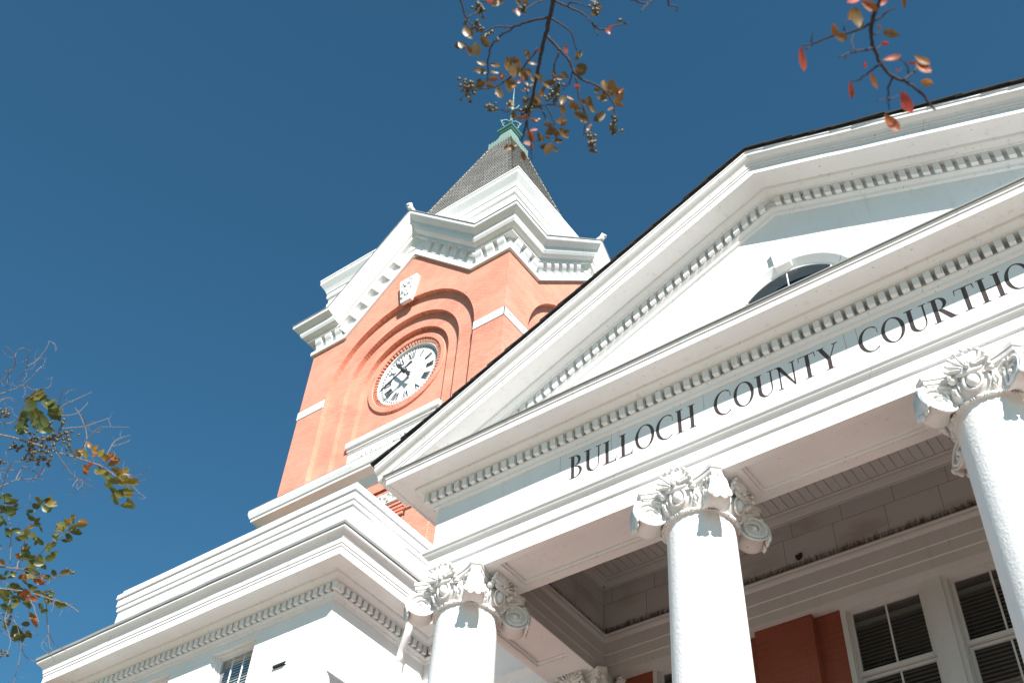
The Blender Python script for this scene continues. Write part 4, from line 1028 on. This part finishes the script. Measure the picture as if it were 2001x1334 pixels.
# ================================================================== CRAPE MYRTLE BRANCHES
def leaf(mb, c, ang, L, tone, rnd, W=0.56):
    """cupped pointed leaf; ang = long axis in the view plane (degrees, clockwise from right), L in units"""
    rx, dy, fw = R[0], R[1], R[2]
    a = ang * PI / 180
    d = rx * math.cos(a) + dy * math.sin(a) + fw * rnd.uniform(-0.55, 0.55); d /= np.linalg.norm(d)
    up = -fw * 0.75 + dy * rnd.uniform(-0.75, 0.55) + rx * rnd.uniform(-0.6, 0.6)
    w = np.cross(d, up); w /= np.linalg.norm(w); nrm = np.cross(w, d)
    W = W * rnd.uniform(0.8, 1.15); curl = rnd.uniform(-0.10, 0.22); fold = rnd.uniform(0.10, 0.32)
    rows = []
    for i in range(7):
        u = i / 6; ww = W * 0.5 * math.sin(PI * min(1, u ** 0.8)) ** 0.75 * L
        if i in (0, 6): ww = 0.004 * L
        p = c + d * (u - 0.5) * L + nrm * (curl * L * (u - 0.5) ** 2 * 2)
        rows.append([p - w * ww + nrm * ww * fold, p - w * ww * 0.5 + nrm * ww * fold * 0.3, p, p + w * ww * 0.5 + nrm * ww * fold * 0.3, p + w * ww + nrm * ww * fold])
    v = [q for r_ in rows for q in r_]; f = [(i * 5 + j, i * 5 + j + 1, i * 5 + j + 6, i * 5 + j + 5) for i in range(6) for j in range(4)]
    mb.add(v, f, True, max(0.001, min(1, tone)))
def berries(mb, c, r, n, rnd, br):
    rx, dy, fw = R[0], R[1], R[2]
    for i in range(n):
        p = c + rx * rnd.gauss(0, r * 0.45) + dy * rnd.gauss(0, r * 0.45) + fw * rnd.gauss(0, r * 0.45)
        b = br * rnd.uniform(0.8, 1.2); mb.sphere(p, b, 8, 6)
        mb.tube([p, p + (c - p) * 0.6 + rx * rnd.uniform(-b, b)], b * 0.18, 4)
def smooth_pts(pts, dists, k=4, jit=0.0, rnd=random):
    P = [at(x, y, d) for (x, y), d in zip(pts, dists)]; out = []
    n = len(P)
    for i in range(n - 1):
        p0, p1, p2, p3 = P[max(i - 1, 0)], P[i], P[i + 1], P[min(i + 2, n - 1)]
        for t in range(k):
            u = t / k
            q = 0.5 * ((2 * p1) + (-p0 + p2) * u + (2 * p0 - 5 * p1 + 4 * p2 - p3) * u * u + (-p0 + 3 * p1 - 3 * p2 + p3) * u ** 3)
            out.append(q + np.array([rnd.gauss(0, jit) for _ in range(3)]))
    out.append(P[-1]); return out
def twigset(mb, lines, org, sc, dist, r0, rnd, spread=0.10, knots=True):
    out = []
    for ln in lines:
        pts = [(org[0] + x / sc, org[1] + y / sc) for x, y in ln[1]]; n = len(pts)
        d0 = dist + rnd.uniform(-spread, spread) * 0.4; d1 = d0 + rnd.uniform(-spread, spread)
        P = smooth_pts(pts, [d0 + (d1 - d0) * i / (n - 1) for i in range(n)], 5, 0.0012, rnd)
        rr = ln[0] * r0; m_ = len(P)
        if mb is not None:      # a side shoot grows out of its twig
            V_ = np.array(mb.v); j_ = int(np.argmin(((V_ - P[0]) ** 2).sum(1))); dl = V_[j_] - P[0]; P = [q + dl for q in P]
        if mb is None: q_ = MB(); out.append(q_)
        else: q_ = mb
        q_.tube(P, [rr * (1 - 0.55 * i / m_) * (1 + (0.16 if knots and i % 5 == 0 else 0)) for i in range(m_)], 6)
    return out
rnd = random.Random(11)

# --- overhead tree: trunk behind the camera's right shoulder, limbs arching over
ov = thing('crape_myrtle_tree', 'overhead crape myrtle with bronze and red leaves and dark seed clusters hanging before the sky', 'tree', (3.2, -1.8, GZ), 'crape myrtles framing the view')
tk = MB()
tb = np.array([3.2, -1.8, GZ])
for j, (dx, dy_) in enumerate(((0, 0), (0.35, 0.25), (-0.3, 0.3))):
    p = [tb + np.array([dx, dy_, 0]), tb + np.array([dx * 1.8, dy_ * 1.6, 1.2]), tb + np.array([dx * 2.5 - 0.1, dy_ * 2.2, 2.6]), tb + np.array([dx * 3 - 0.3, dy_ * 2.5 + 0.1, 4.0])]
    tk.tube(p, [0.13, 0.11, 0.095, 0.08], 12)
tk.build('trunk', M['bark'], ov)
e1 = at(1085, -14, 3.2); e1b = at(1100, -160, 3.15)
lm = MB(); lm.tube([tb + np.array([-0.3, 0.1, 3.9]), tb + np.array([-1.0, 0.6, 5.0]), (tb + np.array([-1.0, 0.6, 5.2]) + e1b) / 2 + np.array([0, 0, 0.5]), e1b, e1], [0.08, 0.055, 0.03, 0.0125, 0.0105], 10)
e2 = at(1722, -14, 2.5); e2b = at(1735, -150, 2.45)
lm.tube([tb + np.array([0.75, 0.7, 3.9]), tb + np.array([0.4, 1.3, 5.0]), (tb + np.array([0.4, 1.4, 5.2]) + e2b) / 2 + np.array([0, 0, 0.35]), e2b, e2], [0.08, 0.05, 0.025, 0.011, 0.0085], 10)
lm.build('limb', M['bark'], ov)
O6, S6 = (860, 0), 4.169
tz = twigset(None, [(2.0, [(938, -60), (925, 0), (880, 200), (830, 400), (790, 600), (750, 800), (715, 960)]), (0.9, [(715, 950), (690, 1060), (660, 1150)]),
  (1.0, [(885, 145), (760, 165), (620, 215), (500, 290), (420, 370), (392, 500), (385, 700)]), (0.7, [(590, 225), (480, 215), (400, 240), (330, 290)]),
  (0.9, [(930, 5), (1050, 60), (1160, 110), (1240, 190), (1280, 290)]), (0.7, [(1240, 195), (1320, 245), (1440, 210), (1530, 185)]), (0.7, [(1040, 40), (1080, 20), (1180, 45), (1240, 60)]),
  (0.8, [(900, 145), (1000, 210), (1070, 270), (1110, 410)]), (1.1, [(880, 300), (970, 400), (1050, 490), (1100, 600), (1180, 660), (1300, 710), (1390, 800), (1430, 920), (1440, 990)]),
  (0.7, [(970, 420), (930, 540), (920, 640), (950, 720)]), (0.7, [(1110, 620), (1130, 780), (1190, 920), (1235, 1080), (1240, 1160)]), (0.6, [(1080, 580), (1050, 680), (980, 740)]),
  (0.8, [(795, 395), (720, 500), (580, 630), (440, 710), (320, 725), (240, 735)]), (0.7, [(740, 850), (820, 860), (910, 855), (990, 860)]), (0.6, [(820, 870), (860, 960), (885, 1005)]),
  (0.6, [(870, 870), (915, 960), (935, 1050), (945, 1150)]), (0.6, [(705, 960), (740, 1190), (745, 1300)]), (0.7, [(830, 0), (740, 50), (690, 80)]), (0.8, [(165, -20), (215, 150), (270, 210)]), (0.6, [(215, 150), (300, 100), (320, 60)]),
  (0.6, [(640, 890), (540, 905), (440, 885)]), (0.6, [(1150, 800), (1180, 960), (1170, 1110)]), (0.6, [(640, 640), (700, 700), (710, 800)]), (0.6, [(385, 640), (440, 640)]), (0.6, [(340, 10), (400, 20), (470, 30)]),
  (1.0, [(1500, -30), (1575, 0), (1690, 30), (1760, -20)]), (0.7, [(1690, 30), (1635, 95)]), (0.8, [(1860, -40), (1862, 40), (1930, 55), (1925, 95)])], O6, S6, 3.2, 0.0048, rnd, 0.16)
for q_ in tz: q_.build('twig', M['twig'], ov)
LV6 = [(165,370,-10,110,.1),(230,275,60,130,.3),(240,415,70,90,.5),(295,400,85,120,.0),(365,340,45,110,.2),(470,30,-10,110,.1),(630,105,70,80,.7),(335,520,25,85,.3),(325,580,10,110,.1),(450,535,20,90,.4),(440,595,5,80,.5),(440,645,5,90,.6),(325,685,-25,110,.3),(505,620,80,70,.7),(550,700,60,110,.2),(590,680,45,100,.3),(580,560,75,150,.3),(635,520,90,100,.4),(600,490,0,80,.1),(715,445,80,90,.1),(755,525,10,90,.2),(715,585,30,80,.4),(810,640,85,90,.2),(800,415,10,40,.9),(690,625,50,90,.1),(710,700,60,80,.2),(890,675,-15,100,.1),(1020,400,70,80,1),(1130,445,-45,90,.2),(1150,550,10,110,0),(1150,585,5,110,.1),(1015,615,40,80,0),(965,640,10,90,.1),(1340,695,80,100,.2),(1380,740,70,100,.3),(1420,720,80,120,.2),(1460,750,60,90,.4),(1460,795,-50,110,.5),(1320,800,20,90,.2),(1465,850,20,70,.3),(1215,830,80,110,.2),(1225,880,75,90,.1),(1300,955,-35,130,.1),(1140,945,20,120,.1),(1170,970,45,100,.1),(1085,855,5,100,.2),(1115,890,5,80,.2),(1210,1050,-60,60,.5),(1000,820,-70,100,.2),(1000,900,80,90,.4),(985,985,-10,100,.3),(880,1010,0,80,.1),(900,1070,-20,100,0),(940,1080,80,90,.1),(1000,1090,40,110,.3),(875,1120,10,50,.1),(960,1150,10,90,.2),(885,1215,-65,120,0),(940,1215,55,60,.4),(815,1120,60,90,.1),(740,1110,60,110,.8),(760,1060,-10,70,1),(720,1170,0,90,.7),(590,1190,-20,90,.3),(570,1220,-10,100,.4),(680,1270,75,90,.4),(790,860,40,100,.1),(780,790,-50,100,.2),(840,740,-60,90,.3),(745,700,-30,80,.2),(600,940,70,80,.3),(650,960,10,60,.9),(700,960,0,60,.7),(760,975,10,60,.6),(795,985,10,50,.5),(575,840,60,80,.3),(480,760,70,120,.2),(405,700,20,70,.5),(1120,710,60,70,1),(1400,215,-30,40,1),(1365,260,60,60,1),(1280,730,5,60,.3),(1390,890,-30,60,.6),(1170,835,80,60,.5),(410,10,10,60,1),(700,20,30,70,.4),(640,20,60,60,.3),(1240,0,10,70,.2),(1300,60,70,60,.3),(1250,110,60,60,.3),(660,580,20,90,.3),(560,500,70,90,.4),(620,590,50,80,.2),(860,700,40,70,.2),(700,740,20,80,.5),(830,760,70,70,.6),(760,640,60,70,.2),(540,540,80,80,.3),(650,660,-40,60,.8),(1060,800,30,70,.3),(930,600,60,60,.1),(1350,760,30,70,.2)]
fo = MB()
LV6 += [(x + rnd.uniform(-34, 34), y + rnd.uniform(-34, 34), rnd.uniform(-90, 90), L * rnd.uniform(0.55, 0.85), t + rnd.uniform(-0.1, 0.3)) for x, y, a, L, t in LV6 if rnd.random() < 0.55]
for x, y, a, L, t in LV6: leaf(fo, at(O6[0] + x / S6, O6[1] + y / S6, 3.2 + rnd.uniform(-0.12, 0.12)), a + (180 if rnd.random() < 0.5 else 0), L / S6 / FPX * 3.2 / S * 1.02, t + rnd.uniform(-0.08, 0.08), rnd)
fo.build('bronze_foliage', M['leaf_olive'], ov)
for x, y, r, n in ((320,80,60,22),(300,220,50,14),(680,75,50,14),(1270,80,60,16),(230,730,75,34),(410,880,55,14),(720,880,70,30),(950,720,60,22),(930,790,50,14),(1410,980,45,9),(1410,1060,55,16),(1235,1110,55,9),(1240,1190,55,18),(1490,190,30,3),(700,820,40,8),(380,290,40,7),(470,330,25,3),(210,190,30,4)):
    b = MB(); berries(b, at(O6[0] + x / S6, O6[1] + y / S6, 3.2 + rnd.uniform(-0.08, 0.08)), r / S6 / FPX * 3.2 / S, n, rnd, 15 / S6 / FPX * 3.2 / S); b.build('seed_cluster', M['berry'], ov)
O7, S7 = (1530, 0), 4.94
tz = twigset(None, [(2.0, [(950, -70), (940, 0), (870, 170), (850, 300), (870, 430), (940, 610), (1060, 740), (1200, 800), (1320, 890), (1400, 980), (1470, 1060)]), (1.1, [(840, 235), (690, 300), (470, 350), (270, 430), (185, 435)]), (0.7, [(270, 425), (240, 465), (200, 472)]), (0.6, [(275, 425), (285, 310)]), (0.6, [(600, 300), (590, 260), (610, 190)]),
  (1.0, [(870, 475), (690, 500), (540, 555)]), (0.7, [(690, 500), (665, 400), (685, 320)]), (0.9, [(940, 620), (820, 700), (740, 775), (660, 790)]), (1.0, [(1060, 750), (1020, 850), (1020, 970), (1025, 1060)]), (0.7, [(1010, 950), (910, 975)]), (1.0, [(1160, 770), (1260, 700), (1290, 640)]), (0.8, [(1210, 720), (1190, 620), (1110, 560)]), (0.7, [(890, 480), (950, 430)]), (0.7, [(880, 330), (940, 310)]), (0.9, [(880, 210), (1000, 120), (1090, 70)]), (0.5, [(600, 520), (600, 580)]), (0.5, [(1110, 700), (1150, 650)]), (0.6, [(1020, 965), (1110, 920)])], O7, S7, 2.5, 0.0034, rnd, 0.10)
for q_ in tz: q_.build('twig', M['twig'], ov)
LV7 = [(680,15,-20,130,.9),(650,140,-60,130,.2),(710,190,75,200,.05),(835,60,35,140,.5),(970,25,-50,80,.8),(1165,25,75,100,.1),(500,295,80,110,.4),(560,355,40,110,.1),(1045,325,10,140,.0),(930,265,60,50,.5),(985,420,5,60,1),(175,570,80,190,.7),(655,870,80,140,.8),(875,785,60,140,.3),(1050,570,-15,140,.6),(1340,590,40,140,.2),(1350,660,45,150,.5),(1400,685,0,60,.5),(1390,795,10,110,.2),(1180,985,55,190,.95),(1045,1190,55,170,.5),(795,630,70,50,.9),(1250,610,10,60,.8),(1100,680,70,40,.9)]
fo = MB()
for x, y, a, L, t in LV7: leaf(fo, at(O7[0] + x / S7, O7[1] + y / S7, 2.5 + rnd.uniform(-0.08, 0.08)), a + (180 if rnd.random() < 0.5 else 0), L / S7 / FPX * 2.5 / S * 1.2, t + rnd.uniform(-0.05, 0.05), rnd, 0.52)
fo.build('orange_foliage', M['leaf_red'], ov)

# --- tree on the left: its trunk stands outside the view
DL = 5.2
lt0 = at(-700, 1000, 6.0); lt0 = np.array([lt0[0], lt0[1], GZ])
lf_ = thing('crape_myrtle_tree', 'crape myrtle at the left edge with green and orange leaves on bare tangled twigs', 'tree', lt0, 'crape myrtles framing the view')
tk = MB()
m1, m2 = at(-60, 845, DL), at(-60, 1125, DL)
for j, (dx, dy_) in enumerate(((0, 0), (0.4, 0.2), (-0.3, 0.3))):
    tk.tube([lt0 + np.array([dx, dy_, 0]), lt0 + np.array([dx * 1.7, dy_ * 1.5, 1.3]), lt0 + np.array([dx * 2.4 + 0.1, dy_ * 2, 2.9]), lt0 + np.array([dx * 3 + 0.2, dy_ * 2.5, 4.4])], [0.13, 0.11, 0.09, 0.07], 12)
tk.build('trunk', M['bark'], lf_)
lm = MB()
for e in (m1, m2):
    s0 = lt0 + np.array([0.15, 0.1, 2.9 + (0.6 if e is m1 else 0)])
    lm.tube([s0, s0 * 0.6 + e * 0.4 + np.array([0, 0, 0.4]), s0 * 0.2 + e * 0.8 + np.array([0, 0, 0.15]), e], [0.06, 0.035, 0.018, 0.011], 8)
lm.build('limb', M['bark'], lf_)
O5, S5 = (0, 660), 1.98
T5 = [(1.7, [(-130, 370), (0, 375), (100, 400), (190, 430), (280, 460), (380, 490), (440, 530), (500, 565)]), (1.1, [(-100, 340), (0, 330), (60, 320), (110, 240), (170, 205)]), (1.0, [(-90, 250), (0, 175), (60, 100), (40, 50), (25, 35)]), (1.0, [(-80, 240), (20, 210), (90, 180), (160, 110)]), (0.7, [(60, 170), (100, 120), (108, 60), (95, 20)]), (0.7, [(105, 110), (140, 90), (180, 40), (190, 12)]), (0.6, [(30, 190), (35, 120), (70, 95)]), (0.6, [(90, 180), (130, 200), (190, 190), (200, 150)]),
  (0.8, [(200, 330), (240, 265), (300, 235), (355, 210)]), (0.7, [(225, 270), (240, 215), (265, 190)]), (0.8, [(240, 350), (330, 340), (420, 310)]), (0.7, [(330, 340), (320, 300), (300, 280)]), (0.8, [(300, 460), (330, 400), (380, 350), (430, 345), (500, 345)]), (0.8, [(310, 470), (335, 390), (320, 320), (290, 270)]), (0.8, [(400, 480), (430, 420), (450, 395), (505, 375)]), (0.7, [(430, 420), (470, 410), (505, 395)]), (0.9, [(215, 440), (270, 520), (310, 550), (345, 575)]), (0.7, [(300, 545), (320, 590), (340, 625)]), (0.6, [(300, 545), (280, 575)]), (0.7, [(480, 545), (540, 530), (580, 498)]), (0.6, [(510, 570), (540, 600), (565, 618)]), (0.7, [(490, 530), (520, 555), (560, 550)]), (0.9, [(-60, 640), (0, 590), (40, 490), (80, 480)]), (0.9, [(-60, 600), (0, 575), (60, 550), (140, 540), (175, 505)]), (0.7, [(60, 550), (90, 500), (130, 515), (170, 530)]), (0.6, [(0, 505), (50, 510), (100, 550)]), (0.6, [(15, 560), (30, 500), (20, 440)]), (0.7, [(0, 240), (50, 235), (90, 290)]), (0.7, [(200, 300), (290, 295), (340, 250)]), (0.6, [(180, 440), (160, 520), (120, 560)]),
  (1.3, [(-130, 880), (0, 885), (90, 895), (130, 920)]), (0.9, [(60, 905), (80, 840), (110, 740), (140, 650)]), (0.9, [(90, 900), (140, 850), (200, 790), (280, 740)]), (0.8, [(40, 870), (40, 730), (10, 600)]), (1.2, [(-130, 960), (0, 970), (100, 980), (200, 1010), (260, 1030), (305, 1060)]), (0.8, [(180, 1015), (185, 1120), (210, 1180), (255, 1208)]), (0.7, [(185, 1110), (190, 1180), (200, 1232)]), (0.7, [(-40, 1050), (50, 1090), (80, 1180), (70, 1260), (50, 1345)]), (0.6, [(80, 1190), (100, 1230), (140, 1255)]), (0.7, [(-40, 1030), (0, 1060), (80, 1120), (150, 1150)]), (0.7, [(130, 930), (230, 920), (272, 900)]), (0.6, [(100, 900), (220, 930), (250, 885)]), (0.6, [(0, 950), (60, 900), (150, 880)]), (0.6, [(140, 990), (240, 1020), (300, 1040)]), (0.7, [(100, 980), (130, 1040), (150, 1100)]), (0.6, [(0, 1130), (60, 1170), (110, 1190)]), (0.6, [(-20, 830), (40, 800), (110, 720)]), (0.5, [(0, 650), (60, 660), (120, 640)]), (0.5, [(40, 1010), (20, 1090), (40, 1170), (20, 1230)]), (0.5, [(185, 1150), (160, 1190), (210, 1240)])]
tz = twigset(None, T5, O5, S5, DL, 0.0036, rnd, 0.30)
rx_, dy2 = R[0], R[1]
for ln, host in zip(T5, tz):   # fine side shoots
    pts = ln[1]
    for i in range(len(pts) - 1):
        for rep in range(2):
            if rnd.random() < 0.8:
                u = rnd.random(); x = pts[i][0] * (1 - u) + pts[i + 1][0] * u; y = pts[i][1] * (1 - u) + pts[i + 1][1] * u
                an_ = rnd.uniform(-PI, PI); L = rnd.uniform(15, 60)
                twigset(host, [(0.35, [(x, y), (x + L * 0.5 * math.cos(an_), y + L * 0.5 * math.sin(an_)), (x + L * math.cos(an_ + 0.4), y + L * math.sin(an_ + 0.4))])], O5, S5, DL, 0.0034, rnd, 0.1, False)
for q_ in tz: q_.build('twig', M['twig_pale'], lf_)
LV5 = [(110,300,-20,62,.1),(95,325,-25,62,.05),(150,225,0,70,.35),(205,290,60,62,.15),(90,355,-30,60,.1),(170,320,70,60,.2),(160,350,45,52,.2),(212,270,50,62,.1),(120,268,-30,60,.15),(140,295,-10,70,.1),(125,240,-15,55,.3),(180,255,60,60,.15),(75,340,-35,45,.1),(185,345,80,50,.1),(130,330,80,60,.1),(225,300,75,50,.15),
 (345,415,60,35,.8),(330,505,70,42,.9),(440,480,-30,60,.8),(405,460,30,45,.7),(480,515,-20,50,.6),(505,555,0,60,.65),(430,565,-40,55,.3),(460,605,-20,75,.2),(505,640,75,62,.3),(500,585,10,52,.45),(410,530,60,50,.5),(450,510,10,50,.6),(275,435,60,32,.4),(370,440,20,36,.7),(385,500,60,40,.4),(475,560,10,55,.5),(445,590,30,60,.2),(485,540,40,45,.5),(425,545,80,45,.3),(300,440,50,30,.7),(330,450,70,32,.5),(365,425,-40,34,.8),
 (150,625,25,46,.55),(200,645,10,46,.5),(185,625,-20,32,.2),(175,660,40,40,.2),(140,650,0,42,.1),(115,670,10,34,.1),(125,695,20,40,.1),(145,720,0,38,.1),(120,762,10,42,.1),(90,772,20,40,.2),(105,748,-80,36,.5),(155,787,55,40,.2),(75,775,10,38,.1),(60,742,-10,40,.1),(40,660,5,60,.05),(42,630,-10,55,.1),(20,710,70,36,.1),(45,682,0,50,.1),(20,620,40,40,.1),(240,725,30,46,.55),(260,710,45,42,.6),(286,705,80,42,.3),(315,720,0,52,.6),(230,745,10,40,.4),(295,750,10,52,.1),(265,767,60,46,.2),(215,770,70,40,.1),(200,800,-20,46,.3),(195,852,-10,46,.1),(100,830,30,42,.1),(125,860,50,44,.2),(150,872,10,40,.1),(75,843,10,40,.95),(165,880,50,40,.2),(150,942,30,58,1),(95,925,80,36,.95),(105,990,70,52,1),(130,1008,20,44,.95),(182,1012,70,44,.2),(188,1000,40,36,.1),(210,910,60,36,.3),(185,925,10,36,.2),(100,945,30,40,.1),(60,960,10,48,.1),(30,985,15,50,.1),(75,978,30,44,.1),(40,1050,80,40,.2),(135,1095,55,52,.95),(55,1145,80,62,.15),(82,1152,80,52,.1),(112,1145,65,42,.15),(100,1105,-5,40,.1),(255,905,-15,40,.4),(235,1030,15,52,.4),(160,1042,70,36,.1),(110,1032,30,40,.1),(20,1040,20,48,.05),(8,868,30,40,.8),(120,880,60,44,.3),(135,905,10,50,.25),(110,905,70,40,.1),(80,1000,50,40,.1),(145,985,10,40,.2),(60,1010,30,46,.1),(10,1000,20,50,.1),(120,960,50,46,.1),(95,820,60,40,.4),(110,845,20,44,.2),(155,855,70,40,.4),(10,655,30,46,.05),(30,750,60,40,.1),(5,925,0,50,.1),(20,1110,60,40,.1),(125,1070,30,36,.3),(165,985,60,34,.5),(45,920,-20,40,.15)]
fo = MB()
LV5 += [(x + rnd.uniform(-20, 20), y + rnd.uniform(-20, 20), rnd.uniform(-60, 70), L * rnd.uniform(0.6, 0.95), t + rnd.uniform(-0.05, 0.35)) for x, y, a, L, t in LV5 for _ in range(2) if rnd.random() < 0.62]
for x, y, a, L, t in LV5: leaf(fo, at(O5[0] + x / S5, O5[1] + y / S5, DL + rnd.uniform(-0.22, 0.22)), a + (180 if rnd.random() < 0.5 else 0), L / S5 / FPX * DL / S * 0.90, t + rnd.uniform(-0.07, 0.07), rnd)
fo.build('green_foliage', M['leaf_green'], lf_)
for x, y, r, n in ((130, 420, 60, 60), (220, 385, 48, 34), (60, 430, 28, 10), (10, 290, 26, 12), (20, 1215, 18, 7), (35, 1100, 20, 7), (268, 905, 14, 5), (150, 455, 40, 20), (190, 490, 10, 3), (195, 980, 12, 3), (260, 385, 26, 10), (5, 480, 14, 4)):
    b = MB(); berries(b, at(O5[0] + x / S5, O5[1] + y / S5, DL + rnd.uniform(-0.1, 0.1)), r / S5 / FPX * DL / S, n, rnd, 5.6 / S5 / FPX * DL / S); b.build('seed_cluster', M['berry'], lf_)

# ================================================================== LIGHT, SKY, CAMERA
SUN = Vector((1.17, -1.0, 1.07)).normalized()
elev = math.asin(SUN.z); az = math.atan2(SUN.x, SUN.y)
w = bpy.data.worlds.new('World'); bpy.context.scene.world = w; w.use_nodes = True
nt = w.node_tree; bg = nt.nodes['Background']
sky = nt.nodes.new('ShaderNodeTexSky'); sky.sky_type = 'NISHITA'; sky.sun_disc = False
sky.sun_elevation = elev; sky.sun_rotation = az; sky.air_density = 1.0; sky.dust_density = 0.3; sky.ozone_density = 2.0; sky.altitude = 100
tn = nt.nodes.new('ShaderNodeMix'); tn.data_type = 'RGBA'; tn.blend_type = 'MULTIPLY'; tn.inputs[0].default_value = 1.0
tn.inputs[7].default_value = (0.49, 1.01, 1.09, 1)      # deep polarised autumn blue
nt.links.new(sky.outputs[0], tn.inputs[6]); nt.links.new(tn.outputs[2], bg.inputs[0]); bg.inputs[1].default_value = 0.053
sl = bpy.data.lights.new('sun', 'SUN'); sl.energy = 4.6; sl.angle = math.radians(0.5); sl.color = (1.0, 0.965, 0.93)
so = bpy.data.objects.new('sun', sl); COL.objects.link(so)
so.rotation_euler = (-SUN).to_track_quat('-Z', 'Y').to_euler()
cam = bpy.data.cameras.new('camera'); co_ = bpy.data.objects.new('camera', cam); COL.objects.link(co_)
cam.sensor_width = 36; cam.sensor_fit = 'HORIZONTAL'; cam.lens = FPX / 2001 * 36; cam.clip_start = 0.05; cam.clip_end = 3000
rt, dn_, fw = R[0], R[1], R[2]
co_.matrix_world = Matrix(((rt[0], -dn_[0], -fw[0], 0), (rt[1], -dn_[1], -fw[1], 0), (rt[2], -dn_[2], -fw[2], 0), (0, 0, 0, 1)))
cam.dof.use_dof = True; cam.dof.focus_distance = 13.0; cam.dof.aperture_fstop = 6.3
sc = bpy.context.scene; sc.camera = co_
sc.view_settings.view_transform = 'Standard'; sc.view_settings.look = 'None'; sc.view_settings.exposure = 1.10; sc.view_settings.gamma = 1.0
